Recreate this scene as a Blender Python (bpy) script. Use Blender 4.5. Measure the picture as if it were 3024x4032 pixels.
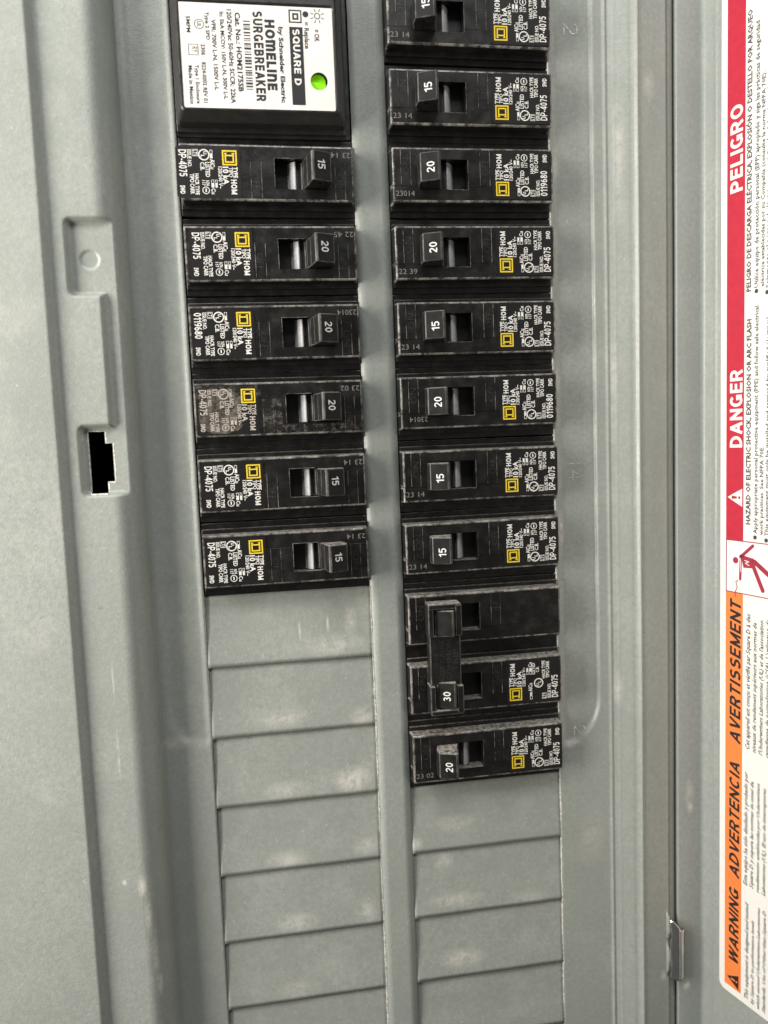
import bpy, bmesh, math, random
from mathutils import Vector, Matrix

random.seed(7)
S = bpy.context.scene
COL = S.collection
for o in list(bpy.data.objects):
    bpy.data.objects.remove(o)

# ---------------------------------------------------------------------------
# frame: panel millimetres  x right, y up, z out of the panel
#        Blender metres     X = x, Y = -z, Z = y
# ---------------------------------------------------------------------------
M3 = Matrix(((1, 0, 0), (0, 0, -1), (0, 1, 0)))
def W(p):
    return M3 @ Vector(p) * 0.001
MW = (M3 * 0.001).to_4x4()

# ---- camera (solved from the one-inch breaker pitch) -----------------------
CR = Matrix(((0.98762078, -0.03782060, 0.15223269),
             (-0.05132404, -0.99499185, 0.08577334),
             (0.14822629, -0.09252473, -0.98461573)))
CC = Vector((23.676627, -101.109042, 267.976965))
FPX = 3028.0
cam_d = bpy.data.cameras.new('camera')
cam = bpy.data.objects.new('camera', cam_d)
COL.objects.link(cam)
right, up, back = Vector(CR[0]), -Vector(CR[1]), -Vector(CR[2])
mat = Matrix((M3 @ right, M3 @ up, M3 @ back)).transposed().to_4x4()
mat.translation = W(CC)
cam.matrix_world = mat
cam_d.sensor_fit = 'VERTICAL'
cam_d.sensor_height = 36.0
cam_d.sensor_width = 27.0
cam_d.lens = FPX / 4032 * 36.0
cam_d.clip_start = 0.01
cam_d.clip_end = 50
cam_d.dof.use_dof = True
cam_d.dof.focus_distance = 0.268
cam_d.dof.aperture_fstop = 8.5
S.camera = cam

# ---- world, lamps, exposure ------------------------------------------------
wd = bpy.data.worlds.new('World')
S.world = wd
wd.use_nodes = True
wd.node_tree.nodes['Background'].inputs[0].default_value = (1.0, 0.97, 0.92, 1)
wd.node_tree.nodes['Background'].inputs[1].default_value = 0.08

def area(name, pos, target, size, size_y, power, col):
    l = bpy.data.lights.new(name, 'AREA')
    l.shape = 'RECTANGLE'
    l.size, l.size_y = size, size_y
    l.energy = power
    l.color = col
    o = bpy.data.objects.new(name, l)
    COL.objects.link(o)
    o.location = W(pos)
    d = W(target) - W(pos)
    o.rotation_euler = d.to_track_quat('-Z', 'Y').to_euler()
    return o
area('room_lamp', (-330, -45, 165), (10, -150, 0), 0.16, 0.46, 3.35, (1.0, 0.955, 0.885))
area('ceiling_lamp', (-20, 500, 420), (40, -130, 0), 0.50, 0.20, 2.9, (0.97, 0.98, 0.98))

S.view_settings.view_transform = 'Standard'
S.view_settings.look = 'None'
S.view_settings.exposure = 0.22
S.view_settings.gamma = 1.0
S.view_settings.use_curve_mapping = False
S.render.resolution_x, S.render.resolution_y = 768, 1024

# ---- pixel -> point helpers ------------------------------------------------
def ray(px, py):
    d = Vector(((px - 1512) / FPX, (py - 2016) / FPX, 1))
    return CR.transposed() @ d
def un(px, py, z):
    d = ray(px, py)
    return CC + d * ((z - CC.z) / d.z)

# ---------------------------------------------------------------------------
# materials
# ---------------------------------------------------------------------------
def newmat(name):
    m = bpy.data.materials.new(name)
    m.use_nodes = True
    nt = m.node_tree
    b = nt.nodes['Principled BSDF']
    return m, nt, b
def N(nt, t, **kw):
    n = nt.nodes.new(t)
    for k, v in kw.items():
        if k.startswith('i_'):
            key = k[2:]
            n.inputs[int(key) if key.isdigit() else key].default_value = v
        else:
            setattr(n, k, v)
    return n
def noise(nt, co, scale, detail=4, rough=0.55):
    n = N(nt, 'ShaderNodeTexNoise')
    n.inputs['Scale'].default_value = scale
    n.inputs['Detail'].default_value = detail
    n.inputs['Roughness'].default_value = rough
    nt.links.new(co, n.inputs['Vector'])
    return n.outputs['Fac']
def ramp(nt, fac, a, b, lo=0.0, hi=1.0):
    n = N(nt, 'ShaderNodeMapRange')
    n.clamp = True
    n.inputs[1].default_value, n.inputs[2].default_value = a, b
    n.inputs[3].default_value, n.inputs[4].default_value = lo, hi
    nt.links.new(fac, n.inputs[0])
    return n.outputs[0]
def mixc(nt, fac, a, b):
    n = N(nt, 'ShaderNodeMix', data_type='RGBA')
    for sock, v in ((n.inputs[0], fac), (n.inputs[6], a), (n.inputs[7], b)):
        if hasattr(v, 'links'):
            nt.links.new(v, sock)
        else:
            sock.default_value = v if isinstance(v, float) else (*v, 1)
    return n.outputs[2]
def mul(nt, a, b, op='MULTIPLY'):
    n = N(nt, 'ShaderNodeMath', operation=op)
    for sock, v in ((n.inputs[0], a), (n.inputs[1], b)):
        if hasattr(v, 'links'):
            nt.links.new(v, sock)
        else:
            sock.default_value = v
    return n.outputs[0]
def bump(nt, b, h, strength, dist):
    n = N(nt, 'ShaderNodeBump')
    n.inputs['Strength'].default_value = strength
    n.inputs['Distance'].default_value = dist
    nt.links.new(h, n.inputs['Height'])
    nt.links.new(n.outputs[0], b.inputs['Normal'])
def coord(nt):
    tc = N(nt, 'ShaderNodeTexCoord')
    return tc.outputs['Object']
def worldpos(nt):
    g = N(nt, 'ShaderNodeNewGeometry')
    return g.outputs['Position'], g.outputs['Normal']

def paint_mat(name, base, dust_amt=0.5, rough=0.30, smears=()):
    m, nt, b = newmat(name)
    pos, nor = worldpos(nt)
    big = noise(nt, pos, 26, 3)
    fine = noise(nt, pos, 2600, 2, 0.6)
    peel = noise(nt, pos, 1300, 2, 0.5)
    sm = noise(nt, pos, 60, 6, 0.62)
    c = mixc(nt, ramp(nt, big, 0.3, 0.7), tuple(x * 0.93 for x in base), tuple(x * 1.06 for x in base))
    # chalky drywall dust: soft patches and specks
    patch = ramp(nt, sm, 0.52, 0.78, 0.0, 0.45 * dust_amt)
    c = mixc(nt, patch, c, (0.62, 0.60, 0.55))
    spk = noise(nt, pos, 950, 2, 0.6)
    speck = ramp(nt, spk, 0.66, 0.76, 0.0, 0.8 * dust_amt)
    c = mixc(nt, speck, c, (0.72, 0.71, 0.66))
    # hairline scratches
    for sx, sz, th in ((2600, 130, 0.3), (150, 2300, -0.25)):
        mp = N(nt, 'ShaderNodeMapping')
        nt.links.new(pos, mp.inputs['Vector'])
        mp.inputs['Rotation'].default_value = (0, th, 0)
        mp.inputs['Scale'].default_value = (sx, 300, sz)
        sc_ = noise(nt, mp.outputs[0], 1.0, 1, 0.4)
        c = mixc(nt, mul(nt, ramp(nt, sc_, 0.80, 0.84, 0.0, 0.55), ramp(nt, sm, 0.5, 0.6)), c, (0.68, 0.66, 0.62))
    # individual chalk smears: (centre point, radius across, radius along, amount)
    if smears:
        sn = ramp(nt, noise(nt, pos, 230, 6, 0.75), 0.34, 0.56)
        for cpt, rx, ry, amt in smears:
            v = N(nt, 'ShaderNodeVectorMath', operation='SUBTRACT')
            nt.links.new(pos, v.inputs[0])
            v.inputs[1].default_value = W(cpt)
            v2 = N(nt, 'ShaderNodeVectorMath', operation='MULTIPLY')
            nt.links.new(v.outputs[0], v2.inputs[0])
            v2.inputs[1].default_value = (1000 / rx, 0, 1000 / ry)
            v3 = N(nt, 'ShaderNodeVectorMath', operation='LENGTH')
            nt.links.new(v2.outputs[0], v3.inputs[0])
            fo = ramp(nt, v3.outputs['Value'], 0.15, 1.0, amt, 0.0)
            c = mixc(nt, mul(nt, fo, sn), c, (0.74, 0.70, 0.64))
    dk = noise(nt, pos, 330, 1, 0.5)
    c = mixc(nt, ramp(nt, dk, 0.79, 0.84, 0.0, 0.35), c, (0.12, 0.11, 0.10))
    c = mixc(nt, ramp(nt, fine, 0.35, 0.7, 0.0, 0.12), c, (0.10, 0.10, 0.09))
    gr = noise(nt, pos, 620, 4, 0.75)
    c = mixc(nt, mul(nt, ramp(nt, gr, 0.46, 0.68, 0.0, 0.22), ramp(nt, big, 0.38, 0.62, 0.25, 1.0)), c, (0.13, 0.125, 0.11))
    c = mixc(nt, ramp(nt, gr, 0.5, 0.3, 0.0, 0.16), c, (0.55, 0.54, 0.50))
    nt.links.new(c, b.inputs['Base Color'])
    r = ramp(nt, sm, 0.3, 0.75, rough - 0.06, rough + 0.2)
    nt.links.new(r, b.inputs['Roughness'])
    b.inputs['Specular IOR Level'].default_value = 0.5
    h = mul(nt, peel, mul(nt, fine, 0.35), 'ADD')
    bump(nt, b, h, 0.30, 0.0002)
    return m
GREY = (0.343, 0.366, 0.334)
SM_A = [(un(560, 3490, 11), 2.0, 4.5, 0.9), (un(585, 3600, 11), 1.4, 9, 0.8), (un(615, 3760, 10), 1.3, 12, 0.8), (un(632, 3860, 9), 1.2, 6, 0.9),
        (un(490, 3475, 11), 0.9, 1.3, 1.0), (un(466, 2960, 11), 0.5, 14, 0.5), (un(445, 2680, 11), 0.5, 9, 0.5), (un(700, 2925, 0), 6, 3, 0.5),
        (un(2190, 620, 0), 2, 9, 0.5), (un(2200, 1480, 0), 1.6, 6, 0.6), (un(2215, 2080, 0), 1.6, 8, 0.6), (un(2260, 2925, 0), 4, 2, 0.7), (un(2440, 2720, 3), 2.5, 8, 0.45),
        (un(2440, 600, 3), 2.5, 26, 0.4), (un(2560, 330, 4.5), 3, 6, 0.45), (un(2425, 1500, 3), 2, 30, 0.35), (un(2330, 3300, 0), 6, 14, 0.25), (un(2620, 3850, 4.5), 2, 3, 0.6)]
SM_P = [(un(1390, 3070, -0.6), 8, 6, 0.95), (un(1110, 2830, -0.6), 11, 4, 0.5), (un(1130, 3110, -0.6), 10, 4.5, 0.5), (un(1130, 3385, -0.6), 9, 4.5, 0.55), (un(1170, 3630, -0.6), 9, 4.5, 0.6), (un(1180, 3900, -0.6), 10, 5, 0.45),
        (un(1430, 2820, -0.6), 6, 5, 0.6), (un(1440, 3330, -0.6), 6, 4, 0.55), (un(1440, 3590, -0.6), 5, 6, 0.5), (un(1320, 2540, -0.6), 14, 5, 0.5), (un(1380, 2450, -0.6), 3, 7, 0.5), (un(1180, 2480, -0.6), 0.6, 4, 0.8), (un(1290, 2455, -0.6), 0.6, 3.5, 0.8),
        (un(1750, 3390, -0.6), 5, 5, 0.5), (un(1790, 3240, -0.6), 10, 4, 0.4), (un(1790, 3540, -0.6), 13, 3.5, 0.5), (un(1820, 3770, -0.6), 10, 4.5, 0.65), (un(2080, 3530, -0.6), 10, 4, 0.35), (un(1640, 3320, -0.6), 3, 3, 0.6)]
M_PAINT = paint_mat('grey_enamel', GREY, 0.40, smears=SM_A)
M_PLATE = paint_mat('grey_enamel_dusty', (0.335, 0.357, 0.324), 0.6, smears=SM_P)
M_DOOR = paint_mat('grey_enamel_door', (0.32, 0.344, 0.32), 0.3, 0.30, smears=[(un(2718, 3130, 3.5), 2.2, 7, 0.55), (un(2720, 3180, 3.5), 1.6, 3, 0.7), (un(2705, 3880, 3.5), 2, 2.5, 0.9)])

def scraped_mat():
    m, nt, b = newmat('scraped_sheet_edge')
    pos, nor = worldpos(nt)
    a = noise(nt, pos, 900, 3, 0.7)
    c = mixc(nt, ramp(nt, a, 0.38, 0.6), (0.36, 0.36, 0.33), (0.86, 0.84, 0.78))
    nt.links.new(c, b.inputs['Base Color'])
    b.inputs['Roughness'].default_value = 0.5
    bump(nt, b, a, 0.5, 0.0002)
    return m
M_SCRAPE = scraped_mat()

def plastic_mat(name, base=(0.0075, 0.0072, 0.0066), rough=0.36, dust_shine=0.65, edge=0.0, spec=0.5):
    m, nt, b = newmat(name)
    pos, nor = worldpos(nt)
    oi = N(nt, 'ShaderNodeObjectInfo')
    a = noise(nt, pos, 240, 5, 0.65)
    f = noise(nt, pos, 1900, 2, 0.6)
    c = mixc(nt, ramp(nt, a, 0.46, 0.78, 0.0, 0.06), base, (0.22, 0.20, 0.18))
    if edge:
        e = noise(nt, pos, 300, 4, 0.75)
        c = mixc(nt, ramp(nt, e, 0.42, 0.66, 0.05, edge), c, (0.55, 0.52, 0.47))
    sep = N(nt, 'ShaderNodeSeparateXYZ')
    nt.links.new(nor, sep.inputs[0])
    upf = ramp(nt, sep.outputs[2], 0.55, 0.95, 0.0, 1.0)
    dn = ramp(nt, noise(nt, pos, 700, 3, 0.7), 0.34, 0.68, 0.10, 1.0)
    c = mixc(nt, mul(nt, mul(nt, upf, dn), dust_shine), c, (0.55, 0.51, 0.46))  # upward faces: settled dust, plus light from above painted into the colour
    nt.links.new(c, b.inputs['Base Color'])
    nt.links.new(ramp(nt, a, 0.3, 0.7, rough - 0.08, rough + 0.12), b.inputs['Roughness'])
    b.inputs['Specular IOR Level'].default_value = spec
    bump(nt, b, mul(nt, f, mul(nt, a, 0.7), 'ADD'), 0.22, 0.00012)
    return m
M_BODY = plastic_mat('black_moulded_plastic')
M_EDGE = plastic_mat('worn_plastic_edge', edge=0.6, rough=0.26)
M_HAND = plastic_mat('black_handle_plastic', base=(0.008, 0.0076, 0.007), rough=0.52, dust_shine=0.8, spec=0.3)
M_HEDGE = plastic_mat('worn_handle_edge', base=(0.011, 0.0105, 0.010), rough=0.45, dust_shine=0.8, edge=0.22)
M_SURGE = plastic_mat('satin_black_plastic', base=(0.022, 0.021, 0.020), rough=0.32, dust_shine=0.15)

def plain(name, col, rough=0.5, metal=0.0, spec=0.5, nz=0.0, nscale=300):
    m, nt, b = newmat(name)
    if nz:
        pos, nor = worldpos(nt)
        a = noise(nt, pos, nscale, 4, 0.65)
        c = mixc(nt, ramp(nt, a, 0.3, 0.7), tuple(x * (1 - nz) for x in col), tuple(min(1, x * (1 + nz)) for x in col))
        nt.links.new(c, b.inputs['Base Color'])
    else:
        b.inputs['Base Color'].default_value = (*col, 1)
    b.inputs['Roughness'].default_value = rough
    b.inputs['Metallic'].default_value = metal
    b.inputs['Specular IOR Level'].default_value = spec
    return m
M_STICK = plain('black_label_film', (0.009, 0.0085, 0.008), 0.42, nz=0.25)
def print_mat(name, col, wear, wc=(0.02, 0.02, 0.02)):
    m, nt, b = newmat(name)
    pos, nor = worldpos(nt)
    a = noise(nt, pos, 900, 3, 0.7)
    c = mixc(nt, ramp(nt, a, 0.58, 0.78, 0.0, wear), col, wc)
    nt.links.new(c, b.inputs['Base Color'])
    b.inputs['Roughness'].default_value = 0.55
    return m
M_WHITE = print_mat('white_label_ink', (0.82, 0.80, 0.75), 0.55)
M_FADED = print_mat('faded_label_ink', (0.50, 0.45, 0.39), 0.85)
M_YEL = print_mat('yellow_label_ink', (0.82, 0.60, 0.03), 0.3)
M_NUM = print_mat('white_handle_ink', (0.80, 0.80, 0.78), 0.25)
M_GREYINK = print_mat('grey_stamped_ink', (0.23, 0.22, 0.20), 0.9)
M_BLACKINK = print_mat('black_print_ink', (0.012, 0.012, 0.014), 0.3, (0.12, 0.11, 0.10))
M_TXT = print_mat('dark_grey_print_ink', (0.05, 0.048, 0.046), 0.2, (0.3, 0.29, 0.27))
M_PAPER = plain('white_label_paper', (0.84, 0.82, 0.77), 0.5, nz=0.03, nscale=500)
M_FOIL = plain('silver_white_label', (0.84, 0.80, 0.75), 0.42, nz=0.06, nscale=180)
M_RED = plain('red_label_ink', (0.52, 0.022, 0.048), 0.38, nz=0.10, nscale=420)
M_MAR = plain('maroon_label_ink', (0.36, 0.025, 0.055), 0.45, nz=0.15, nscale=420)
M_ORG = plain('orange_label_ink', (0.90, 0.235, 0.055), 0.42, nz=0.06, nscale=420)
M_ZINC = plain('zinc_plated_steel', (0.80, 0.80, 0.79), 0.2, metal=1.0, nz=0.08)
M_GLINT = plain('pale_painted_glint', (0.42, 0.415, 0.42), 0.36, nz=0.12, nscale=900)  # lamp reflection on the black handle drum, painted as pale grey
M_INNER = plain('dark_box_interior', (0.006, 0.006, 0.006), 0.8)
M_SCUFF = plain('rubbed_label_haze', (0.17, 0.145, 0.12), 0.6, nz=0.5, nscale=500)
_nt = M_SCUFF.node_tree
_p, _n = worldpos(_nt)
_nt.links.new(ramp(_nt, noise(_nt, _p, 330, 5, 0.7), 0.38, 0.62, 0.05, 0.8), _nt.nodes['Principled BSDF'].inputs['Alpha'])
m, nt, b = newmat('green_lens')
b.inputs['Base Color'].default_value = (0.25, 0.75, 0.02, 1)
b.inputs['Roughness'].default_value = 0.15
b.inputs['Emission Color'].default_value = (0.30, 0.85, 0.0, 1)
b.inputs['Emission Strength'].default_value = 0.22
M_LENS = m

M_HAZE = plain('plaster_dust_film', (0.42, 0.37, 0.32), 0.8, nz=0.2)
_nt = M_HAZE.node_tree
_p, _n = worldpos(_nt)
_nt.links.new(ramp(_nt, noise(_nt, _p, 420, 6, 0.8), 0.50, 0.78, 0.0, 0.5), _nt.nodes['Principled BSDF'].inputs['Alpha'])

# ---------------------------------------------------------------------------
# mesh helpers (all in panel millimetres, converted on link)
# ---------------------------------------------------------------------------
def finish(name, bm, mats, parent=None, loc=None, smooth=False, mesh=None):
    if mesh is None:
        mesh = bpy.data.meshes.new(name)
        bmesh.ops.transform(bm, matrix=MW, verts=bm.verts)
        bm.to_mesh(mesh)
        bm.free()
        for mm in (mats if isinstance(mats, (list, tuple)) else [mats]):
            mesh.materials.append(mm)
        if smooth:
            for p in mesh.polygons:
                p.use_smooth = True
    o = bpy.data.objects.new(name, mesh)
    COL.objects.link(o)
    if parent:
        o.parent = parent
    if loc is not None:
        o.location = W(loc)
    return o
def empty(name, loc, label, cat, group=None):
    o = bpy.data.objects.new(name, None)
    COL.objects.link(o)
    o.empty_display_size = 0.01
    o.location = W(loc)
    o['label'] = label
    o['category'] = cat
    if group:
        o['group'] = group
    return o
def box(bm, x0, x1, y0, y1, z0, z1, bev=0.0, seg=2, bmat=None, mi=0, skip_bottom=True):
    vs = [bm.verts.new((x, y, z)) for z in (z0, z1) for y in (y0, y1) for x in (x0, x1)]
    q = [(0, 2, 3, 1), (4, 5, 7, 6), (0, 1, 5, 4), (2, 6, 7, 3), (0, 4, 6, 2), (1, 3, 7, 5)]
    fs = [bm.faces.new([vs[i] for i in f]) for f in q]
    for f in fs:
        f.material_index = mi
    if bev:
        es = set()
        for f in fs:
            for e in f.edges:
                if skip_bottom and all(abs(v.co.z - z0) < 1e-6 for v in e.verts):
                    continue
                es.add(e)
        r = bmesh.ops.bevel(bm, geom=list(es), offset=bev, segments=seg, affect='EDGES', profile=0.5,
                            material=(bmat if bmat is not None else -1))
    return vs
def prism(bm, pts, v0, v1, mi=0, bev=0.0, bmat=None, seg=2):
    """polygon in (x,z) extruded along y"""
    a = [bm.verts.new((x, v0, z)) for x, z in pts]
    b_ = [bm.verts.new((x, v1, z)) for x, z in pts]
    n = len(pts)
    fs = [bm.faces.new(a), bm.faces.new(list(reversed(b_)))]
    for i in range(n):
        j = (i + 1) % n
        fs.append(bm.faces.new((a[j], a[i], b_[i], b_[j])))
    for f in fs:
        f.material_index = mi
    bmesh.ops.recalc_face_normals(bm, faces=fs)
    if bev:
        es = {e for f in fs for e in f.edges}
        bmesh.ops.bevel(bm, geom=list(es), offset=bev, segments=seg, affect='EDGES', profile=0.5,
                        material=(bmat if bmat is not None else -1))
def quad(bm, pts, mi=0):
    f = bm.faces.new([bm.verts.new(p) for p in pts])
    f.material_index = mi
    return f
def cut(target_bm, cutters, mats):
    """boolean difference of a bmesh with boxes, once, at build time"""
    me = bpy.data.meshes.new('t')
    target_bm.to_mesh(me)
    target_bm.free()
    for mm in mats:
        me.materials.append(mm)
    to = bpy.data.objects.new('t', me)
    COL.objects.link(to)
    cs = []
    for c in cutters:
        if isinstance(c, tuple):
            cb = bmesh.new()
            box(cb, *c, mi=0)
            bmesh.ops.recalc_face_normals(cb, faces=cb.faces)
        else:
            cb = c
        cm = bpy.data.meshes.new('c')
        cb.to_mesh(cm)
        cb.free()
        co = bpy.data.objects.new('c', cm)
        COL.objects.link(co)
        cs.append(co)
        md = to.modifiers.new('b', 'BOOLEAN')
        md.operation = 'DIFFERENCE'
        md.object = co
        md.solver = 'EXACT'
    dg = bpy.context.evaluated_depsgraph_get()
    out = bpy.data.meshes.new_from_object(to.evaluated_get(dg))
    r = bmesh.new()
    r.from_mesh(out)
    for o in [to] + cs:
        dm = o.data
        bpy.data.objects.remove(o)
        bpy.data.meshes.remove(dm)
    bpy.data.meshes.remove(out)
    return r

# ---- lettering -------------------------------------------------------------
_tc = {}
def glyphs(s, bold=0.0, shear=0.0, res=2):
    k = (s, bold, shear, res)
    if k not in _tc:
        c = bpy.data.curves.new('t', 'FONT')
        c.body = s
        c.resolution_u = res
        c.offset = bold
        c.shear = shear
        c.fill_mode = 'FRONT'
        o = bpy.data.objects.new('t', c)
        COL.objects.link(o)
        dg = bpy.context.evaluated_depsgraph_get()
        me = bpy.data.meshes.new_from_object(o.evaluated_get(dg))
        vs = [(v.co.x, v.co.y) for v in me.vertices]
        fs = [tuple(p.vertices) for p in me.polygons]
        bpy.data.objects.remove(o)
        bpy.data.curves.remove(c)
        bpy.data.meshes.remove(me)
        xs = [v[0] for v in vs]
        _tc[k] = (vs, fs, min(xs), max(xs))
    return _tc[k]
_h = glyphs('H')
CAP = max(v[1] for v in _h[0])
def text(bm, s, P0, e1, e2, width, cap, bold=0.012, shear=0.0, mi=0, res=2):
    """P0 baseline start, e1 reading direction, e2 letter-up direction (unit), width and cap height in mm"""
    vs, fs, x0, x1 = glyphs(s, bold, shear, res)
    kx, ky = width / (x1 - x0), cap / CAP
    P0, e1, e2 = Vector(P0), Vector(e1), Vector(e2)
    vv = [bm.verts.new(P0 + e1 * ((x - x0) * kx) + e2 * (y * ky)) for x, y in vs]
    for f in fs:
        try:
            g = bm.faces.new([vv[i] for i in f])
            g.material_index = mi
        except ValueError:
            pass
# ---- drawn grotesque capitals and figures (stroke letters) ------------------
def _arc(cx, cy, rx, ry, a0, a1, n=9):
    return [(cx + rx * math.cos(math.radians(a0 + (a1 - a0) * i / n)), cy + ry * math.sin(math.radians(a0 + (a1 - a0) * i / n))) for i in range(n + 1)]
def _letter(ch, t):
    h = t / 2
    y0, y1, ym = h, 1 - h, 0.52
    def bowl(x0, x1, ya, yb):       # D-like bowl open to the left
        r = (yb - ya) / 2
        rx = min(r, (x1 - x0) * 0.75)
        return [(x0, yb), (x1 - rx, yb)] + _arc(x1 - rx, (ya + yb) / 2, rx, r, 90, -90)[1:] + [(x0, ya)]
    def oval(w):
        c, rx, ry = w / 2, w / 2 - h, 0.5 - h
        return _arc(c, 0.5, rx, ry, 90, 450, 24)
    if ch == ' ': return 0.30, []
    if ch == 'A': return 0.76, [[(h * 0.7, 0), (0.38, 1 - h * 0.4)], [(0.38, 1 - h * 0.4), (0.76 - h * 0.7, 0)], [(0.20, 0.31), (0.56, 0.31)]]
    if ch == 'B': return 0.70, [[(h, 0), (h, 1)], bowl(h, 0.66 - h, ym, y1), bowl(h, 0.70 - h, y0, ym)]
    if ch in 'CG':
        w = 0.76
        a = _arc(w / 2, 0.5, w / 2 - h, 0.5 - h, 42, 318, 22)
        st = [a]
        if ch == 'G':
            st = [_arc(w / 2, 0.5, w / 2 - h, 0.5 - h, 42, 325, 22), [(w - h, 0.05), (w - h, 0.46)], [(w * 0.55, 0.46 - h * 0.6), (w, 0.46 - h * 0.6)]]
        return w, st
    if ch == 'D': return 0.74, [[(h, 0), (h, 1)], bowl(h, 0.74 - h, y0, y1)]
    if ch == 'E': return 0.62, [[(h, 0), (h, 1)], [(h, y1), (0.62, y1)], [(h, ym), (0.58, ym)], [(h, y0), (0.62, y0)]]
    if ch == 'F': return 0.58, [[(h, 0), (h, 1)], [(h, y1), (0.58, y1)], [(h, ym), (0.53, ym)]]
    if ch == 'H': return 0.72, [[(h, 0), (h, 1)], [(0.72 - h, 0), (0.72 - h, 1)], [(h, ym), (0.72 - h, ym)]]
    if ch == 'I': return t, [[(h, 0), (h, 1)]]
    if ch == 'K': return 0.72, [[(h, 0), (h, 1)], [(h, 0.36), (0.70 - h, 1)], [(0.28, 0.52), (0.72 - h, 0)]]
    if ch == 'L': return 0.58, [[(h, 0), (h, 1)], [(h, y0), (0.58, y0)]]
    if ch == 'M': return 0.86, [[(h, 0), (h, 1)], [(h, 1 - h), (0.43, h)], [(0.43, h), (0.86 - h, 1 - h)], [(0.86 - h, 0), (0.86 - h, 1)]]
    if ch == 'N': return 0.72, [[(h, 0), (h, 1)], [(h, 1 - h), (0.72 - h, h)], [(0.72 - h, 0), (0.72 - h, 1)]]
    if ch == 'O': return 0.80, [oval(0.80)]
    if ch == 'Q': return 0.80, [oval(0.80), [(0.50, 0.30), (0.76, 0.02)]]
    if ch == 'P': return 0.68, [[(h, 0), (h, 1)], bowl(h, 0.68 - h, 0.44, y1)]
    if ch == 'R': return 0.72, [[(h, 0), (h, 1)], bowl(h, 0.69 - h, 0.46, y1), [(0.40, 0.46), (0.70 - h * 0.8, 0)]]
    if ch in 'S':
        w = 0.68
        c, rx = w / 2, w / 2 - h
        ra, rb = (y1 - ym) / 2, (ym - y0) / 2
        return w, [_arc(c, ym + ra, rx * 0.96, ra, 30, 270, 12) + _arc(c, y0 + rb, rx, rb, 90, -150, 12)[1:]]
    if ch == 'T': return 0.64, [[(0.32, 0), (0.32, 1)], [(0, y1), (0.64, y1)]]
    if ch == 'U': return 0.72, [[(h, 1), (h, 0.36)] + _arc(0.36, 0.36, 0.36 - h, 0.36 - h, 180, 360, 10)[1:] + [(0.72 - h, 1)]]
    if ch == 'V': return 0.72, [[(h * 0.7, 1), (0.36, h * 0.4)], [(0.36, h * 0.4), (0.72 - h * 0.7, 1)]]
    if ch == 'W': return 1.02, [[(h * 0.7, 1), (0.27, h * 0.4)], [(0.27, h * 0.4), (0.51, 1)], [(0.51, 1), (0.75, h * 0.4)], [(0.75, h * 0.4), (1.02 - h * 0.7, 1)]]
    if ch == 'm': return 0.98, [[(h, 0), (h, 1)], [(h, 0.62)] + _arc(0.28, 0.70, 0.21, 0.30 - h, 180, 0, 10) + [(0.49, 0)], [(0.49, 0.66)] + _arc(0.70, 0.70, 0.28 - h, 0.30 - h, 180, 0, 10) + [(0.98 - h, 0)]]
    if ch == 'n': return 0.70, [[(h, 0), (h, 1)], [(h, 0.62)] + _arc(0.37, 0.66, 0.33 - h, 0.34 - h, 180, 0, 10) + [(0.70 - h, 0)]]
    if ch == '-': return 0.36, [[(0.03, 0.38), (0.33, 0.38)]]
    if ch == '0': return 0.60, [_arc(0.30, 0.5, 0.30 - h, 0.5 - h, 90, 450, 22)]
    if ch == '1': return 0.40, [[(0.40 - h, 0), (0.40 - h, 1)], [(0.02, 0.74 + h * 0.2), (0.16, 0.78), (0.40 - h, 1 - h)]]
    if ch == '2': return 0.60, [_arc(0.30, 0.69, 0.30 - h, 0.31 - h, 165, -25, 12) + [(h * 1.1, y0 + h * 0.3)], [(0.02, y0), (0.60, y0)]]
    if ch == '3': return 0.60, [_arc(0.29, 0.745, 0.27 - h, 0.255 - h, 155, -90, 10), _arc(0.29, 0.28, 0.31 - h, 0.28 - h, 90, -155, 12)]
    if ch == '4': return 0.64, [[(0.46, 0), (0.46, 1)], [(0.46, 1 - h * 0.6), (0.04, 0.34)], [(0.02, 0.29), (0.64, 0.29)]]
    if ch == '5': return 0.60, [[(0.56, y1), (0.13, y1), (0.08, 0.50)], _arc(0.28, 0.34, 0.32 - h, 0.34 - h, 138, -150, 14)]
    if ch == '6': return 0.60, [_arc(0.30, 0.32, 0.30 - h, 0.32 - h, 90, 450, 18), _arc(0.46, 0.36, 0.46 - h, 0.64 - h, 180, 95, 8)]
    if ch == '7': return 0.60, [[(0.02, y1), (0.60 - h, y1)], [(0.60 - h, y1), (0.22, 0)]]
    if ch == '8': return 0.60, [_arc(0.30, 0.745, 0.26 - h, 0.255 - h, 90, 450, 16), _arc(0.30, 0.28, 0.30 - h, 0.28 - h, 90, 450, 16)]
    if ch == '9': return 0.60, [_arc(0.30, 0.68, 0.30 - h, 0.32 - h, 90, 450, 18), _arc(0.14, 0.64, 0.46 - h, 0.64 - h, 0, -85, 8)]
    return 0.3, []
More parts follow.
